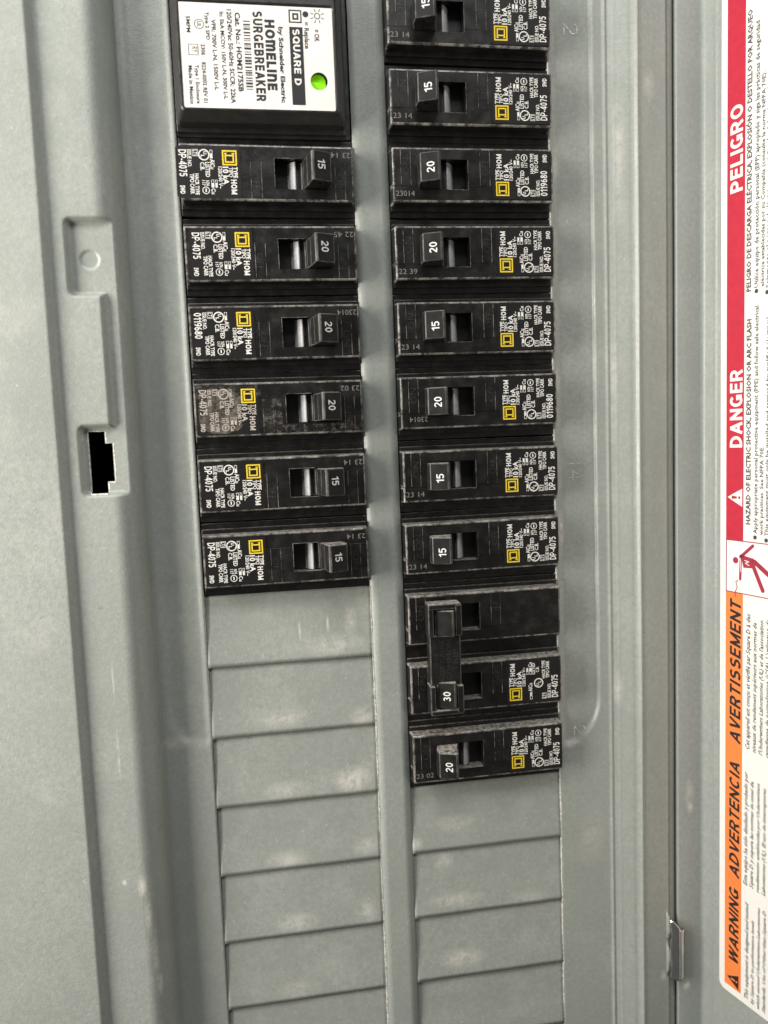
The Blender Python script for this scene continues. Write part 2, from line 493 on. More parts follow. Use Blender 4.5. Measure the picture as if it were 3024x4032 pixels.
def letters(bm, s, P0, e1, e2, width, cap, t=0.17, gap=0.13, shear=0.0, mi=0):
    P0, e1, e2 = Vector(P0), Vector(e1), Vector(e2)
    nz_ = e1.cross(e2).normalized()
    x = 0.0
    strokes = []
    for ch in s:
        w, st = _letter(ch, t)
        for p in st:
            strokes.append([(x + a, b_) for a, b_ in p])
        x += w + gap
    x -= gap
    kx = width / (x + shear)
    k = 0
    for p in strokes:
        L_, R_ = [], []
        closed = len(p) > 6 and abs(p[0][0] - p[-1][0]) < 1e-6 and abs(p[0][1] - p[-1][1]) < 1e-6
        m_ = len(p)
        for i in range(m_):
            a = p[i - 1] if i else (p[-2] if closed else p[0])
            c = p[i + 1] if i < m_ - 1 else (p[1] if closed else p[-1])
            d1 = Vector((p[i][0] - a[0], p[i][1] - a[1]))
            d2 = Vector((c[0] - p[i][0], c[1] - p[i][1]))
            if d1.length < 1e-9: d1 = d2
            if d2.length < 1e-9: d2 = d1
            n1 = Vector((-d1.y, d1.x)).normalized()
            n2 = Vector((-d2.y, d2.x)).normalized()
            n_ = (n1 + n2)
            n_ = n_ / max(0.6, n_.length ** 2 / 2) if n_.length > 1e-6 else n1
            n_ = n_ * (t / 2)
            L_.append((p[i][0] + n_.x, p[i][1] + n_.y))
            R_.append((p[i][0] - n_.x, p[i][1] - n_.y))
        lift = nz_ * (0.004 * (k % 5))
        k += 1
        def V(q):
            return bm.verts.new(P0 + e1 * ((q[0] + shear * q[1]) * kx) + e2 * (q[1] * cap) + lift)
        A, B = [V(q) for q in L_], [V(q) for q in R_]
        for i in range(m_ - 1):
            bm.faces.new((A[i], A[i + 1], B[i + 1], B[i])).material_index = mi
def ring(bm, c, e1, e2, r0, r1, n=20, mi=0, a0=0.0, a1=2 * math.pi):
    c, e1, e2 = Vector(c), Vector(e1), Vector(e2)
    full = abs(a1 - a0 - 2 * math.pi) < 1e-6
    A, B = [], []
    for i in range(n if full else n + 1):
        t = a0 + (a1 - a0) * i / n
        d = e1 * math.cos(t) + e2 * math.sin(t)
        A.append(bm.verts.new(c + d * r1))
        if r0 > 0:
            B.append(bm.verts.new(c + d * r0))
    if r0 <= 0:
        bm.faces.new(A).material_index = mi
        return
    m_ = len(A)
    for i in range(m_ if full else m_ - 1):
        j = (i + 1) % m_
        bm.faces.new((A[i], A[j], B[j], B[i])).material_index = mi
def orient(bm, d):
    d = Vector(d)
    for f in bm.faces:
        f.normal_update()
        if f.normal.dot(d) < 0:
            f.normal_flip()

# ---------------------------------------------------------------------------
# dimensions
# ---------------------------------------------------------------------------
PITCH = 25.4
LX0, LX1, RX0, RX1 = 0.0, 58.0, 69.83, 127.65
ZL = 11.0            # door-stop ledge height above the dead front
ZO = 13.4            # outer cover height
ZR = 4.5             # right-hand ledge height
YT, YB = 92.0, -372.0

def sst(a, b, x):
    if a == b:
        return 0.0 if x < a else 1.0
    t = max(0.0, min(1.0, (x - a) / (b - a)))
    return t * t * (3 - 2 * t)
def bend(a, b, x, r=2.2):
    # straight ramp with rounded bends of length r at both ends
    def F(u):       # integral of a clamped ramp, smooth kink at 0
        if u < -r / 2: return 0.0
        if u > r / 2: return u
        return (u + r / 2) ** 2 / (2 * r)
    return (F(x - a) - F(x - b)) / (b - a)
def z2(x, y):        # photo zoom of the latch area -> px
    return 100 + 0.633 * x, 700 + 0.633 * y
def zp(x, y, z=ZL):
    q = un(*z2(x, y), z)
    return q.x, q.y
def rbox(x, y, x0, x1, y0, y1, r):
    cx, cy, hx, hy = (x0 + x1) / 2, (y0 + y1) / 2, (x1 - x0) / 2 - r, (y1 - y0) / 2 - r
    qx, qy = abs(x - cx) - hx, abs(y - cy) - hy
    return math.hypot(max(qx, 0), max(qy, 0)) + min(max(qx, qy), 0) - r
# pressed pockets in the ledge
pkA = (*sorted((zp(245, 250)[0], -10.0)), zp(260, 725)[1], zp(260, 255)[1])
pkB = (zp(505, 1100)[0], -10.0, zp(500, 1560)[1], zp(500, 700)[1])
pkC = (zp(345, 1700)[0], -10.0, zp(400, 1972)[1], zp(400, 1550)[1])
dim = zp(398, 508, ZL - 2.0)
YRR = un(2250, 2935, 0).y     # lower end of the pressed field by the breakers
YRL = un(770, 2935, 0).y
def height(x, y):
    if x < -12:
        z = ZO - (ZO - ZL) * sst(-41.0, -38.4, x)
        z -= ZL * (0.0 if x < -25.4 else (1.0 if x > -16.9 else 1 - math.sqrt(max(0.0, 1 - ((x + 25.4) / 8.5) ** 2))))
        k = 0.0
        for p in (pkA, pkB, pkC):
            d = rbox(x, y, *p, 1.6)
            k = max(k, 1 - sst(-0.9, 0.9, d))
        z -= k * max(0.0, z - (ZL - 2.3)) if x > -37.8 else 0.0
        d = math.hypot(x - dim[0], y - dim[1])
        z -= 0.5 * (1 - sst(2.55, 3.15, d))
    elif x > 135:
        z = ZR * bend(148.6, 158.4, x, 0.9) - 1.7 * sst(157.5, 172.0, x)
        # creases of the pressing stand up as fine rounded beads
        z += 0.6 * math.exp(-((x - 148.3) / 0.6) ** 2) + 0.65 * math.exp(-((x - 158.3) / 0.55) ** 2) + 0.10 * math.exp(-((x - 151.2) / 0.4) ** 2)
        z -= 0.22 * math.exp(-((x - 156.6) / 0.8) ** 2)
    else:
        z = 0.0
    # shallow pressed fields beside both breaker columns
    if 126.0 < x < 150:
        z -= 1.35 * (1 - sst(-0.45, 0.45, rbox(x, y, 100, 143.6, YRR, 400, 17.0))) * sst(127.6, 130.5, x)
    if -20 < x < 2:
        z -= 0.8 * (1 - sst(-1.8, 1.2, rbox(x, y, -14.0, 40, YRL, 400, 12.0))) * (1 - sst(-2.4, -0.1, x))
    # slight oil-canning of the pressed sheet
    z += 0.10 * math.sin(x * 0.061 + 1.3) * math.sin(y * 0.043 + 0.4)
    return z

# ---------------------------------------------------------------------------
# the enclosure behind and the cover
# ---------------------------------------------------------------------------
enc = empty('breaker_box', (64, YB, -95), 'dark steel breaker box behind the grey cover', 'breaker box')
bm = bmesh.new()
x0, x1, y0, y1, za, zb = -74, 166, YB + 6, YT - 6, -95, -4
c = [(x0, y0), (x1, y0), (x1, y1), (x0, y1)]
quad(bm, [(x, y, za) for x, y in c])
for i in range(4):
    (a, b_), (d, e) = c[i], c[(i + 1) % 4]
    quad(bm, [(a, b_, za), (d, e, za), (d, e, zb), (a, b_, zb)])
bmesh.ops.translate(bm, verts=bm.verts, vec=(-64, -YB, 95))
finish('back_box', bm, M_INNER, enc)

cover = empty('panel_cover', (64, YB, 0), 'grey enamelled cover of the electrical panel with blank twist-outs', 'panel cover')
CO = Vector((64, YB, 0))

def lines(segs):
    out = []
    for a, b_, st in segs:
        n = max(1, round((b_ - a) / st))
        out += [a + (b_ - a) * i / n for i in range(n)]
    out.append(segs[-1][1])
    return out
def with_lines(ls, extra):
    ls = list(ls)
    for e in extra:
        i = min(range(len(ls)), key=lambda k: abs(ls[k] - e))
        if abs(ls[i] - e) < 0.28:
            ls[i] = e
        else:
            ls.append(e)
    return sorted(ls)
# latch opening (stepped rectangle)
hx0, hy1 = zp(387, 1582, ZL - 2.3)
hx1, hy0 = zp(532, 1960, ZL - 2.3)
hxn = zp(550, 1770, ZL - 2.3)[0]
hxi = zp(494, 1610, ZL - 2.3)[0]
hya, hyb = zp(500, 1652, ZL - 2.3)[1], zp(520, 1890, ZL - 2.3)[1]
# hinge slits in the ledge
sl_x0 = un(2639, 3700, ZR).x
sl_x1 = sl_x0 + 0.75
slits = [(un(2640, 3618, ZR).y, un(2640, 3700, ZR).y), (un(2640, 3746, ZR).y, un(2640, 3822, ZR).y)]
xl = lines([(-98, -42, 4), (-42, -18.4, 0.45), (-18.4, -16.6, 0.12), (-16.6, -12, 0.5), (-12, 0, 0.75), (0, 58, 14.5), (58, 69.83, 3), (69.83, 127.65, 14.5),
            (127.65, 138, 0.8), (138, 144.6, 0.35), (144.6, 160, 0.25), (160, 168.4, 1.2)])
xl = with_lines(xl, [hx0, hxi, hxn, sl_x0, sl_x1])
ys = sorted([pkC[2] - 3, pkA[3] + 3])
yl = lines([(YB, YRL - 22, 4), (YRL - 22, YRR + 20, 1.2), (YRR + 20, ys[0], 3), (ys[0], ys[1], 0.5), (ys[1], YT, 4)])
yl = with_lines(yl, [hy0, hyb, hya, hy1] + [v for s in slits for v in s])
YO1, YO0 = PITCH * 3, -PITCH * 14
yl = with_lines(yl, [YO1, YO0])
bm = bmesh.new()
grid = {}
def gv(i, j):
    if (i, j) not in grid:
        grid[i, j] = bm.verts.new((xl[i] - CO.x, yl[j] - CO.y, height(xl[i], yl[j])))
    return grid[i, j]
for i in range(len(xl) - 1):
    for j in range(len(yl) - 1):
        cx, cy = (xl[i] + xl[i + 1]) / 2, (yl[j] + yl[j + 1]) / 2
        if YO0 < cy < YO1 and (LX0 < cx < LX1 or RX0 < cx < RX1):
            continue
        if hx0 < cx < hxi and hy0 < cy < hy1:
            continue
        if hxi <= cx < hxn and hyb < cy < hya:
            continue
        if sl_x0 < cx < sl_x1 and any(b_ < cy < a for a, b_ in slits):
            continue
        bm.faces.new((gv(i, j), gv(i + 1, j), gv(i + 1, j + 1), gv(i, j + 1)))
# right-hand ledge turns back into the hinge groove
prev = None
for j, y in enumerate(yl):
    zr = height(168.4, y)
    pts = [(168.4, 0), (169.8, zr - 0.28), (171.2, zr - 0.72), (172.2, zr - 1.2), (173.0, zr - 1.75), (173.75, zr - 2.3)]
    row = [gv(len(xl) - 1, j)] + [bm.verts.new((px - CO.x, y - CO.y, pz)) for px, pz in pts[1:]]
    if prev:
        for k in range(5):
            bm.faces.new((prev[k], prev[k + 1], row[k + 1], row[k]))
    prev = row
o = finish('dead_front_sheet', bm, [M_PAINT, M_SCRAPE], cover, smooth=True)
sd = o.modifiers.new('sheet', 'SOLIDIFY')
sd.thickness = 0.0013
sd.offset = -1.0
sd.material_offset_rim = 1
sd.use_even_offset = False

# ragged bare burrs along the right-hand edges of both openings, raw rim of the latch slot
def burr(x, ya, yb, z, wmin, wmax, name):
    bm = bmesh.new()
    n = int(abs(yb - ya) / 0.7)
    pr = None
    w = wmin
    for i in range(n + 1):
        y = ya + (yb - ya) * i / n
        w = max(wmin, min(wmax, w + random.uniform(-0.13, 0.13)))
        zz = z + height(x + 0.3, y)
        a = [bm.verts.new((x - 0.07 - CO.x, y - CO.y, zz - 0.9)), bm.verts.new((x - 0.05 - CO.x, y - CO.y, zz + 0.07)),
             bm.verts.new((x + w - CO.x, y - CO.y, zz + 0.05)), bm.verts.new((x + w + 0.05 - CO.x, y - CO.y, zz - 0.2))]
        if pr:
            for k in range(3):
                bm.faces.new((pr[k], pr[k + 1], a[k + 1], a[k]))
        pr = a
    orient(bm, (-0.6, 0, 1))
    return finish(name, bm, M_SCRAPE, cover)
burr(LX1, -PITCH * 6, -PITCH * 13.9, 0, 0.12, 0.55, 'sheet_burr')
burr(RX1, -PITCH * 9, -PITCH * 13.9, 0, 0.08, 0.42, 'sheet_burr')

bm = bmesh.new()
rim = [(hx0, hy1), (hxi, hy1), (hxi, hya), (hxn, hya), (hxn, hyb), (hxi, hyb), (hxi, hy0), (hx0, hy0)]
cxm, cym = (hx0 + hxn) / 2, (hy0 + hy1) / 2
for i in range(len(rim)):
    (ax, ay), (bx, by) = rim[i], rim[(i + 1) % len(rim)]
    d = Vector((bx - ax, by - ay, 0))
    nr = Vector((-d.y, d.x, 0)).normalized()        # loop runs clockwise: left normal points out of the hole
    wd = 0.22 if (nr.x < -0.5 or nr.y > 0.5) else 0.5
    k = max(2, int(d.length / 0.6))
    for j in range(k):
        p, q = Vector((ax, ay, 0)) + d * (j / k), Vector((ax, ay, 0)) + d * ((j + 1) / k)
        w_ = wd * random.uniform(0.7, 1.2)
        zz = height(p.x + nr.x * 0.4, p.y + nr.y * 0.4)
        quad(bm, [v - CO for v in (p + Vector((0, 0, zz - 0.9)), q + Vector((0, 0, zz - 0.9)), q + Vector((0, 0, zz + 0.03)), p + Vector((0, 0, zz + 0.03)))])
        quad(bm, [v - CO for v in (p + Vector((0, 0, zz + 0.03)), q + Vector((0, 0, zz + 0.03)), q + nr * w_ + Vector((0, 0, zz + 0.05)), p + nr * w_ + Vector((0, 0, zz + 0.05)))])
finish('latch_slot_rim', bm, M_SCRAPE, cover)

# blank twist-outs
def twist_out(xa, xb, row, k):
    bm = bmesh.new()
    yt, yb = -PITCH * row - 0.18, -PITCH * (row + 1) + 0.05
    xs = [xa + 0.16, xa + 1.2] + [xa + 1.2 + (xb - xa - 2.4) * i / 14 for i in range(1, 14)] + [xb - 1.2, xb - 0.16]
    tilt, twx = random.uniform(-0.12, 0.12), random.uniform(-0.004, 0.004)
    vv = []
    nY = 16
    for j in range(nY + 1):
        t = j / nY
        y = yt + (yb - yt) * t
        r = []
        for x in xs:
            z = -1.05 - tilt * 0.7 + (1.02 + tilt * 0.7) * (0.55 * t + 0.45 * sst(0.4, 1.0, t)) + twx * (x - (xa + xb) / 2)
            z += 0.05 * math.sin(x * 0.2 + row * 2.1 + k)
            r.append(bm.verts.new((x - CO.x, y - CO.y, z)))
        vv.append(r)
    for j in range(nY):
        for i in range(len(xs) - 1):
            bm.faces.new((vv[j][i], vv[j + 1][i], vv[j + 1][i + 1], vv[j][i + 1]))
    o = finish('twist_out', bm, [M_PLATE, M_SCRAPE], cover, smooth=True)
    s_ = o.modifiers.new('sheet', 'SOLIDIFY')
    s_.thickness = 0.0012
    s_.offset = -1.0
    return o
for r in range(6, 14):
    twist_out(LX0, LX1, r, 0)
for r in range(9, 14):
    twist_out(RX0, RX1, r, 1.7)

# circuit numbers pressed into the sheet beside the breakers
for s, px, py, hh in (('2', 2252, 108, 5.2), ('14', 2272, 1852, 5.0), ('2', 2288, 2880, 4.6)):
    q = un(px, py, 0)
    bm = bmesh.new()
    zt = height(q.x, q.y) + 0.12
    letters(bm, s, (q.x - hh / 2 - CO.x, q.y + (2.0 if len(s) == 1 else 4.5) - CO.y, zt), (0, -1, 0), (1, 0, 0), 3.8 if len(s) == 1 else 8.0, hh, 0.075 if len(s) == 1 else 0.045, 0.5)
    orient(bm, (0, 0, 1))
    o = finish('pressed_number', bm, M_SCRAPE, cover)

# ---------------------------------------------------------------------------
# hinged door, standing open, with the warning label on its inner face
# ---------------------------------------------------------------------------
BX, BZ = 184.0, 3.1
TH = math.radians(73.8)
DS = Vector((math.cos(TH), 0, math.sin(TH)))          # outwards along the door
DN = Vector((-math.sin(TH), 0, math.cos(TH)))         # towards the viewer
D0 = Vector((BX, 0, BZ))
def door_pt(px, py):
    d = ray(px, py)
    t = (D0 - CC).dot(DN) / d.dot(DN)
    q = CC + d * t
    return (q - D0).dot(DS), q.y
door = empty('panel_door', (BX, YB, BZ), 'open grey hinged door of the panel carrying the warning label', 'panel door')
DO = Vector((BX, YB, BZ))
def dp(s, y, h=0.0):
    return D0 + DS * s + DN * h + Vector((0, y, 0)) - DO
DW = 175.0
bm = bmesh.new()
prof = [(-10.3, 0, -4.0), (-10.28, 0, -0.4), (-10.2, 0, -0.1), (-9.9, 0, 0.0), (-5.0, 0, 0.05), (-1.9, 0, 0.1)]
pts = [Vector((BX + a, 0, BZ + c_)) for a, _, c_ in prof]
# rounded bend between hinge flange and door face
pA, pC = Vector((BX - 1.6, 0, BZ + 0.1)), D0 + DS * 1.6
for i in range(0, 9):
    t = i / 8
    pts.append(pA * (1 - t) ** 2 + D0 * 2 * t * (1 - t) + pC * t * t)
# shallow stiffening rib next to the bend, then the flat inner face
for s, h in ((2.6, 0.0), (3.4, 0.0), (4.6, 0.0), (5.0, 0.10), (5.4, 0.28), (5.8, 0.30), (6.2, 0.12), (6.6, 0.0), (8, 0), (20, 0), (60, 0), (120, 0), (DW - 2, 0), (DW, 0)):
    pts.append(D0 + DS * s + DN * h)
yy = [YB + (YT - YB) * i / 60 for i in range(61)]
pr = None
for y in yy:
    row = [bm.verts.new(p + Vector((0, y, 0)) - DO) for p in pts]
    if pr:
        for k in range(len(pts) - 1):
            bm.faces.new((pr[k], pr[k + 1], row[k + 1], row[k]))
    pr = row
o = finish('door_sheet', bm, [M_DOOR, M_SCRAPE], door, smooth=True)
sd = o.modifiers.new('sheet', 'SOLIDIFY')
sd.thickness = 0.0012
sd.offset = -1.0

# zinc hinge leaf curling out of the slits in the ledge
bm = bmesh.new()
hxa = un(2641, 3740, ZR).x
ya_, yb_ = un(2680, 3620, ZR).y, un(2690, 3850, ZR).y
prof = [(0.0, -1.6), (0.2, -0.2), (1.2, 0.5), (2.3, 1.1), (2.65, 1.4), (3.0, 1.5), (3.25, 1.3), (3.45, 1.45), (3.9, 1.5), (4.25, 1.25), (4.45, 0.6), (4.9, 0.5), (5.1, 0.55), (5.3, 0.2), (6.0, -0.1), (6.2, -0.9)]
cols = []
n = 24
for i in range(n + 1):
    t = i / n
    row = []
    for k, (a, h) in enumerate(prof):
        # the upper end is cut on a slant, as the leaf runs out of the slit
        yst = ya_ - 4.4 * sst(0.0, 5.0, a)
        y = yst + (yb_ - yst) * t
        wob = (0.35 * (0.5 - 0.5 * math.cos(t * 6.283 * 2)) if k < 2 else 0.015 * math.sin(t * 21 + k))
        row.append(bm.verts.new(Vector((hxa + a + wob, y, ZR + h)) - DO))
    cols.append(row)
for i in range(n):
    for k in range(len(prof) - 1):
        bm.faces.new((cols[i][k], cols[i + 1][k], cols[i + 1][k + 1], cols[i][k + 1]))
orient(bm, (-0.2, 0.1, 1))
o = finish('hinge_leaf', bm, M_ZINC, door, smooth=True)
sd = o.modifiers.new('sheet', 'SOLIDIFY')
sd.thickness = 0.0007
sd.offset = -1.0

# ---- the warning label -----------------------------------------------------
HL, HI = 0.12, 0.17     # paper height, ink height above door sheet
lab_s0 = door_pt(2838, 2000)[0]
lab_yb = door_pt(2845, 3885)[1]
lab_yt = YT - 6
lab_s1 = lab_s0 + 96
bm = bmesh.new()
r_ = 2.6
outl = [(lab_s0, lab_yt), (lab_s0, lab_yb + r_)]
for i in range(1, 6):
    a = math.pi + math.pi / 2 * i / 6
    outl.append((lab_s0 + r_ + r_ * math.cos(a), lab_yb + r_ + r_ * math.sin(a)))
outl += [(lab_s0 + r_, lab_yb), (lab_s1, lab_yb), (lab_s1, lab_yt)]
top = [bm.verts.new(dp(s, y, HL)) for s, y in outl]
bot = [bm.verts.new(dp(s, y, 0.0)) for s, y in outl]
bm.faces.new(top)
for i in range(len(outl)):
    j = (i + 1) % len(outl)
    bm.faces.new((top[i], top[j], bot[j], bot[i]))
bmesh.ops.recalc_face_normals(bm, faces=bm.faces)
lab = finish('warning_label', bm, M_PAPER, door)
lab['label'] = 'white warning label with red and orange bands on the open door'
def dquad(bm, s0, s1, ya, yb, h=HI):
    quad(bm, [dp(s0, ya, h), dp(s1, ya, h), dp(s1, yb, h), dp(s0, yb, h)])
s_b0 = door_pt(2862, 1500)[0]
s_b1 = door_pt(2931, 1500)[0]
y_pt, y_pb = door_pt(2866, 2122)[1], door_pt(2866, 2328)[1]
bm = bmesh.new()
dquad(bm, s_b0, s_b1, lab_yt - 2, y_pt, HI - 0.02)
orient(bm, DN)
finish('danger_band', bm, M_RED, lab)
bm = bmesh.new()
y_ob = door_pt(2855, 3878)[1] + 1.3
dquad(bm, s_b0, s_b1, y_pb, y_ob, HI - 0.02)
orient(bm, DN)
finish('warning_band', bm, M_ORG, lab)
UPV = -DS                                # letters stand towards the hinge
def dhead(bm, s, top_px, base_px, y0, y1, t=0.2, gap=0.13, shear=0.0):
    sb, ya = door_pt(base_px, y0)
    st, _ = door_pt(top_px, y0)
    _, yb = door_pt(base_px, y1)
    letters(bm, s, dp(sb, ya, HI + 0.03), (0, 1, 0), UPV, abs(yb - ya), abs(sb - st), t, gap, shear)
def dtext(bm, s, top_px, base_px, y0, y1, bold=0.012, shear=0.0, res=2, capk=1.0):
    """line of label print: left edge (letter tops) px, baseline px, start / end image rows"""
    sb, ya = door_pt(base_px, y0)
    st, _ = door_pt(top_px, y0)
    _, yb = door_pt(base_px, y1)
    text(bm, s, dp(sb, ya, HI + 0.03), (0, 1, 0), UPV, abs(yb - ya), abs(sb - st) * capk, bold, shear, res=res)
bm = bmesh.new()
dhead(bm, 'PELIGRO', 2877, 2926, 748, 402)
dhead(bm, 'DANGER', 2875, 2924, 1762, 1453)
c0, yc = door_pt(2924, 1960)
c1 = door_pt(2867, 1960)[0]
yh = abs(door_pt(2924, 1925)[1] - door_pt(2924, 1996)[1]) / 2
f = quad(bm, [dp(c0, yc - yh, HI + 0.03), dp(c0, yc + yh, HI + 0.03), dp((c0 + c1) / 2, yc + yh * 0.52, HI + 0.03), dp(c1, yc, HI + 0.03)])
quad(bm, [dp(c0, yc - yh, HI + 0.031), dp(c1, yc, HI + 0.031), dp((c0 + c1) / 2, yc - yh * 0.52, HI + 0.031)])
orient(bm, DN)
finish('band_lettering', bm, M_PAPER, lab)
bm = bmesh.new()     # exclamation mark
cw = c0 - c1
quad(bm, [dp(c0 - cw * 0.36, yc - 0.35, HI + 0.06), dp(c0 - cw * 0.36, yc + 0.35, HI + 0.06), dp(c0 - cw * 0.72, yc + 0.6, HI + 0.06), dp(c0 - cw * 0.72, yc - 0.6, HI + 0.06)])
ring(bm, dp(c0 - cw * 0.2, yc, HI + 0.06), DS, (0, 1, 0), 0, 0.5, 10)
orient(bm, DN)
finish('warning_mark', bm, M_MAR, lab)
bm = bmesh.new()     # orange band lettering
dhead(bm, 'WARNING', 2871, 2908, 3806, 3500, 0.19, 0.14, 0.22)
dhead(bm, 'ADVERTENCIA', 2872, 2911, 3462, 2998, 0.19, 0.14, 0.22)
dhead(bm, 'AVERTISSEMENT', 2874, 2916, 2932, 2360, 0.19, 0.14, 0.22)
c0, yc = door_pt(2909, 3872)
c1 = door_pt(2864, 3850)[0]
quad(bm, [dp(c0, yc - 2.8, HI + 0.03), dp(c0, yc + 2.8, HI + 0.03), dp(c1, yc + 0.0, HI + 0.03)])
orient(bm, DN)
finish('band_lettering', bm, M_BLACKINK, lab)
bm = bmesh.new()
cw = c0 - c1
quad(bm, [dp(c0 - cw * 0.3, yc - 0.3, HI + 0.06), dp(c0 - cw * 0.3, yc + 0.3, HI + 0.06), dp(c0 - cw * 0.65, yc + 0.35, HI + 0.06), dp(c0 - cw * 0.65, yc - 0.35, HI + 0.06)])
ring(bm, dp(c0 - cw * 0.17, yc, HI + 0.06), DS, (0, 1, 0), 0, 0.38, 10)
orient(bm, DN)
finish('warning_mark', bm, M_ORG, lab)
# body print
LINES = [
    ('HAZARD OF ELECTRIC SHOCK, EXPLOSION OR ARC FLASH', 2938, 2955, 2066, 1256, 0.022, 0),
    ('Apply appropriate personal protective equipment (PPE) and follow safe electrical', 2967, 2982, 2102, 1204, 0.008, 0),
    ('work practices. See NFPA 70E.', 2991, 3005, 2108, 1757, 0.008, 0),
    ('This equipment must only be installed and serviced by qualified electrical', 3012, 3026, 2112, 1250, 0.008, 0),
    ('PELIGRO DE DESCARGA ELÉCTRICA, EXPLOSIÓN O DESTELLO POR ARQUEO', 2941, 2958, 1147, 36, 0.022, 0),
    ('Utilice equipo de protección personal (EPP) apropiado y siga las prácticas de seguridad', 2971, 2987, 1131, 82, 0.008, 0),
    ('eléctrica establecidas por su Compañía (consulte la norma NFPA 70E).', 2996, 3010, 1127, 280, 0.008, 0),
    ('Solamente el personal eléctrico especializado deberá instalar y prestar servicio', 3017, 3031, 1132, 60, 0.008, 0),
    ('Cet appareil est conçu et vérifié par Square D à des', 2936, 2952, 2953, 2417, 0.008, 0.25),
    ('niveaux de rendement supérieurs aux normes de', 2962, 2977, 2966, 2452, 0.008, 0.25),
    ("l'Underwriters Laboratories (UL) et de l'association", 2988, 3003, 2976, 2443, 0.008, 0.25),
    ("canadienne de normalisation (CSA). L'utilisation de", 3013, 3028, 2986, 2440, 0.008, 0.25),
    ('Este equipo ha sido diseñado y probado por', 2928, 2943, 3488, 3040, 0.008, 0.25),
    ('Square D y supera las normas de nivel de', 2952, 2966, 3501, 3078, 0.008, 0.25),
    ('rendimiento establecidas por Underwriters', 2977, 2990, 3517, 3085, 0.008, 0.25),
    ('Laboratories (UL). El uso de interruptores', 3000, 3014, 3530, 3106, 0.008, 0.25),
    ('This equipment is designed and tested', 2932, 2946, 3936, 3556, 0.008, 0.25),
    ('by Square D to performance levels', 2956, 2968, 3957, 3626, 0.008, 0.25),
    ('which exceed Underwriters Laboratories', 2979, 2991, 3976, 3575, 0.008, 0.25),
    ('Standards. Use of Other than Square D', 3001, 3014, 3991, 3588, 0.008, 0.25),
]
bm = bmesh.new()
for s, tp, bp, ya, yb, bo, sh in LINES:
    dtext(bm, s, tp, bp, ya, yb, bo + 0.006, sh, res=1)
for px, py in ((2974, 2116), (3018, 2128), (2980, 1146), (3022, 1150)):
    s_, y_ = door_pt(px, py)
    ring(bm, dp(s_, y_, HI + 0.03), DS, (0, 1, 0), 0, 0.75, 10)
orient(bm, DN)
finish('body_lettering', bm, M_TXT, lab)
# pictogram
bm = bmesh.new()
def stroke(bm, pts, w, h=HI + 0.02):
    P = [door_pt(*p) for p in pts]
    for (a, b_), (c_, d_) in zip(P, P[1:]):
        v = Vector((c_ - a, d_ - b_))
        nrm = Vector((-v.y, v.x)).normalized() * w / 2
        quad(bm, [dp(a + nrm.x, b_ + nrm.y, h), dp(c_ + nrm.x, d_ + nrm.y, h), dp(c_ - nrm.x, d_ - nrm.y, h), dp(a - nrm.x, b_ - nrm.y, h)])
    for a, b_ in P:
        ring(bm, dp(a, b_, h + 0.004), DS, (0, 1, 0), 0, w / 2, 12)
for a, b_, c_, d_ in ((s_b0, s_b0 + 0.35, y_pt, y_pb), (s_b0, lab_s1 - 3, y_pt, y_pt - 0.35), (s_b0, lab_s1 - 3, y_pb + 0.35, y_pb)):
    dquad(bm, a, b_, c_, d_, HI + 0.01)
z5 = lambda x, y: (2500 + x * 0.5425, 1100 + y * 0.5425)
s_, y_ = door_pt(*z5(733, 2038))
ring(bm, dp(s_, y_, HI + 0.03), DS, (0, 1, 0), 0, 1.15, 16)
stroke(bm, [z5(858, 1935), z5(772, 2012)], 1.15)
stroke(bm, [z5(772, 2012), z5(766, 2175)], 1.0)
stroke(bm, [z5(772, 2012), z5(850, 2040)], 1.5)
P = [door_pt(*z5(*p)) for p in ((775, 2018), (862, 2025), (885, 2072), (860, 2098), (790, 2092))]
bm.faces.new([bm.verts.new(dp(a, b_, HI + 0.015)) for a, b_ in P])
stroke(bm, [z5(870, 2050), z5(966, 2140), z5(1040, 2200)], 1.7)
stroke(bm, [z5(862, 2085), z5(930, 2260)], 1.5)
stroke(bm, [z5(750, 2185), z5(735, 2195), z5(745, 2235), z5(728, 2270), z5(732, 2300)], 0.32)
orient(bm, DN)
finish('shock_pictogram', bm, M_MAR, lab)
bm = bmesh.new()
stroke(bm, [z5(770, 2025), z5(772, 2120)], 0.28, HI + 0.06)
stroke(bm, [z5(800, 2040), z5(830, 2050), z5(805, 2060), z5(832, 2078)], 0.3, HI + 0.06)
orient(bm, DN)
finish('spark_mark', bm, M_PAPER, lab)

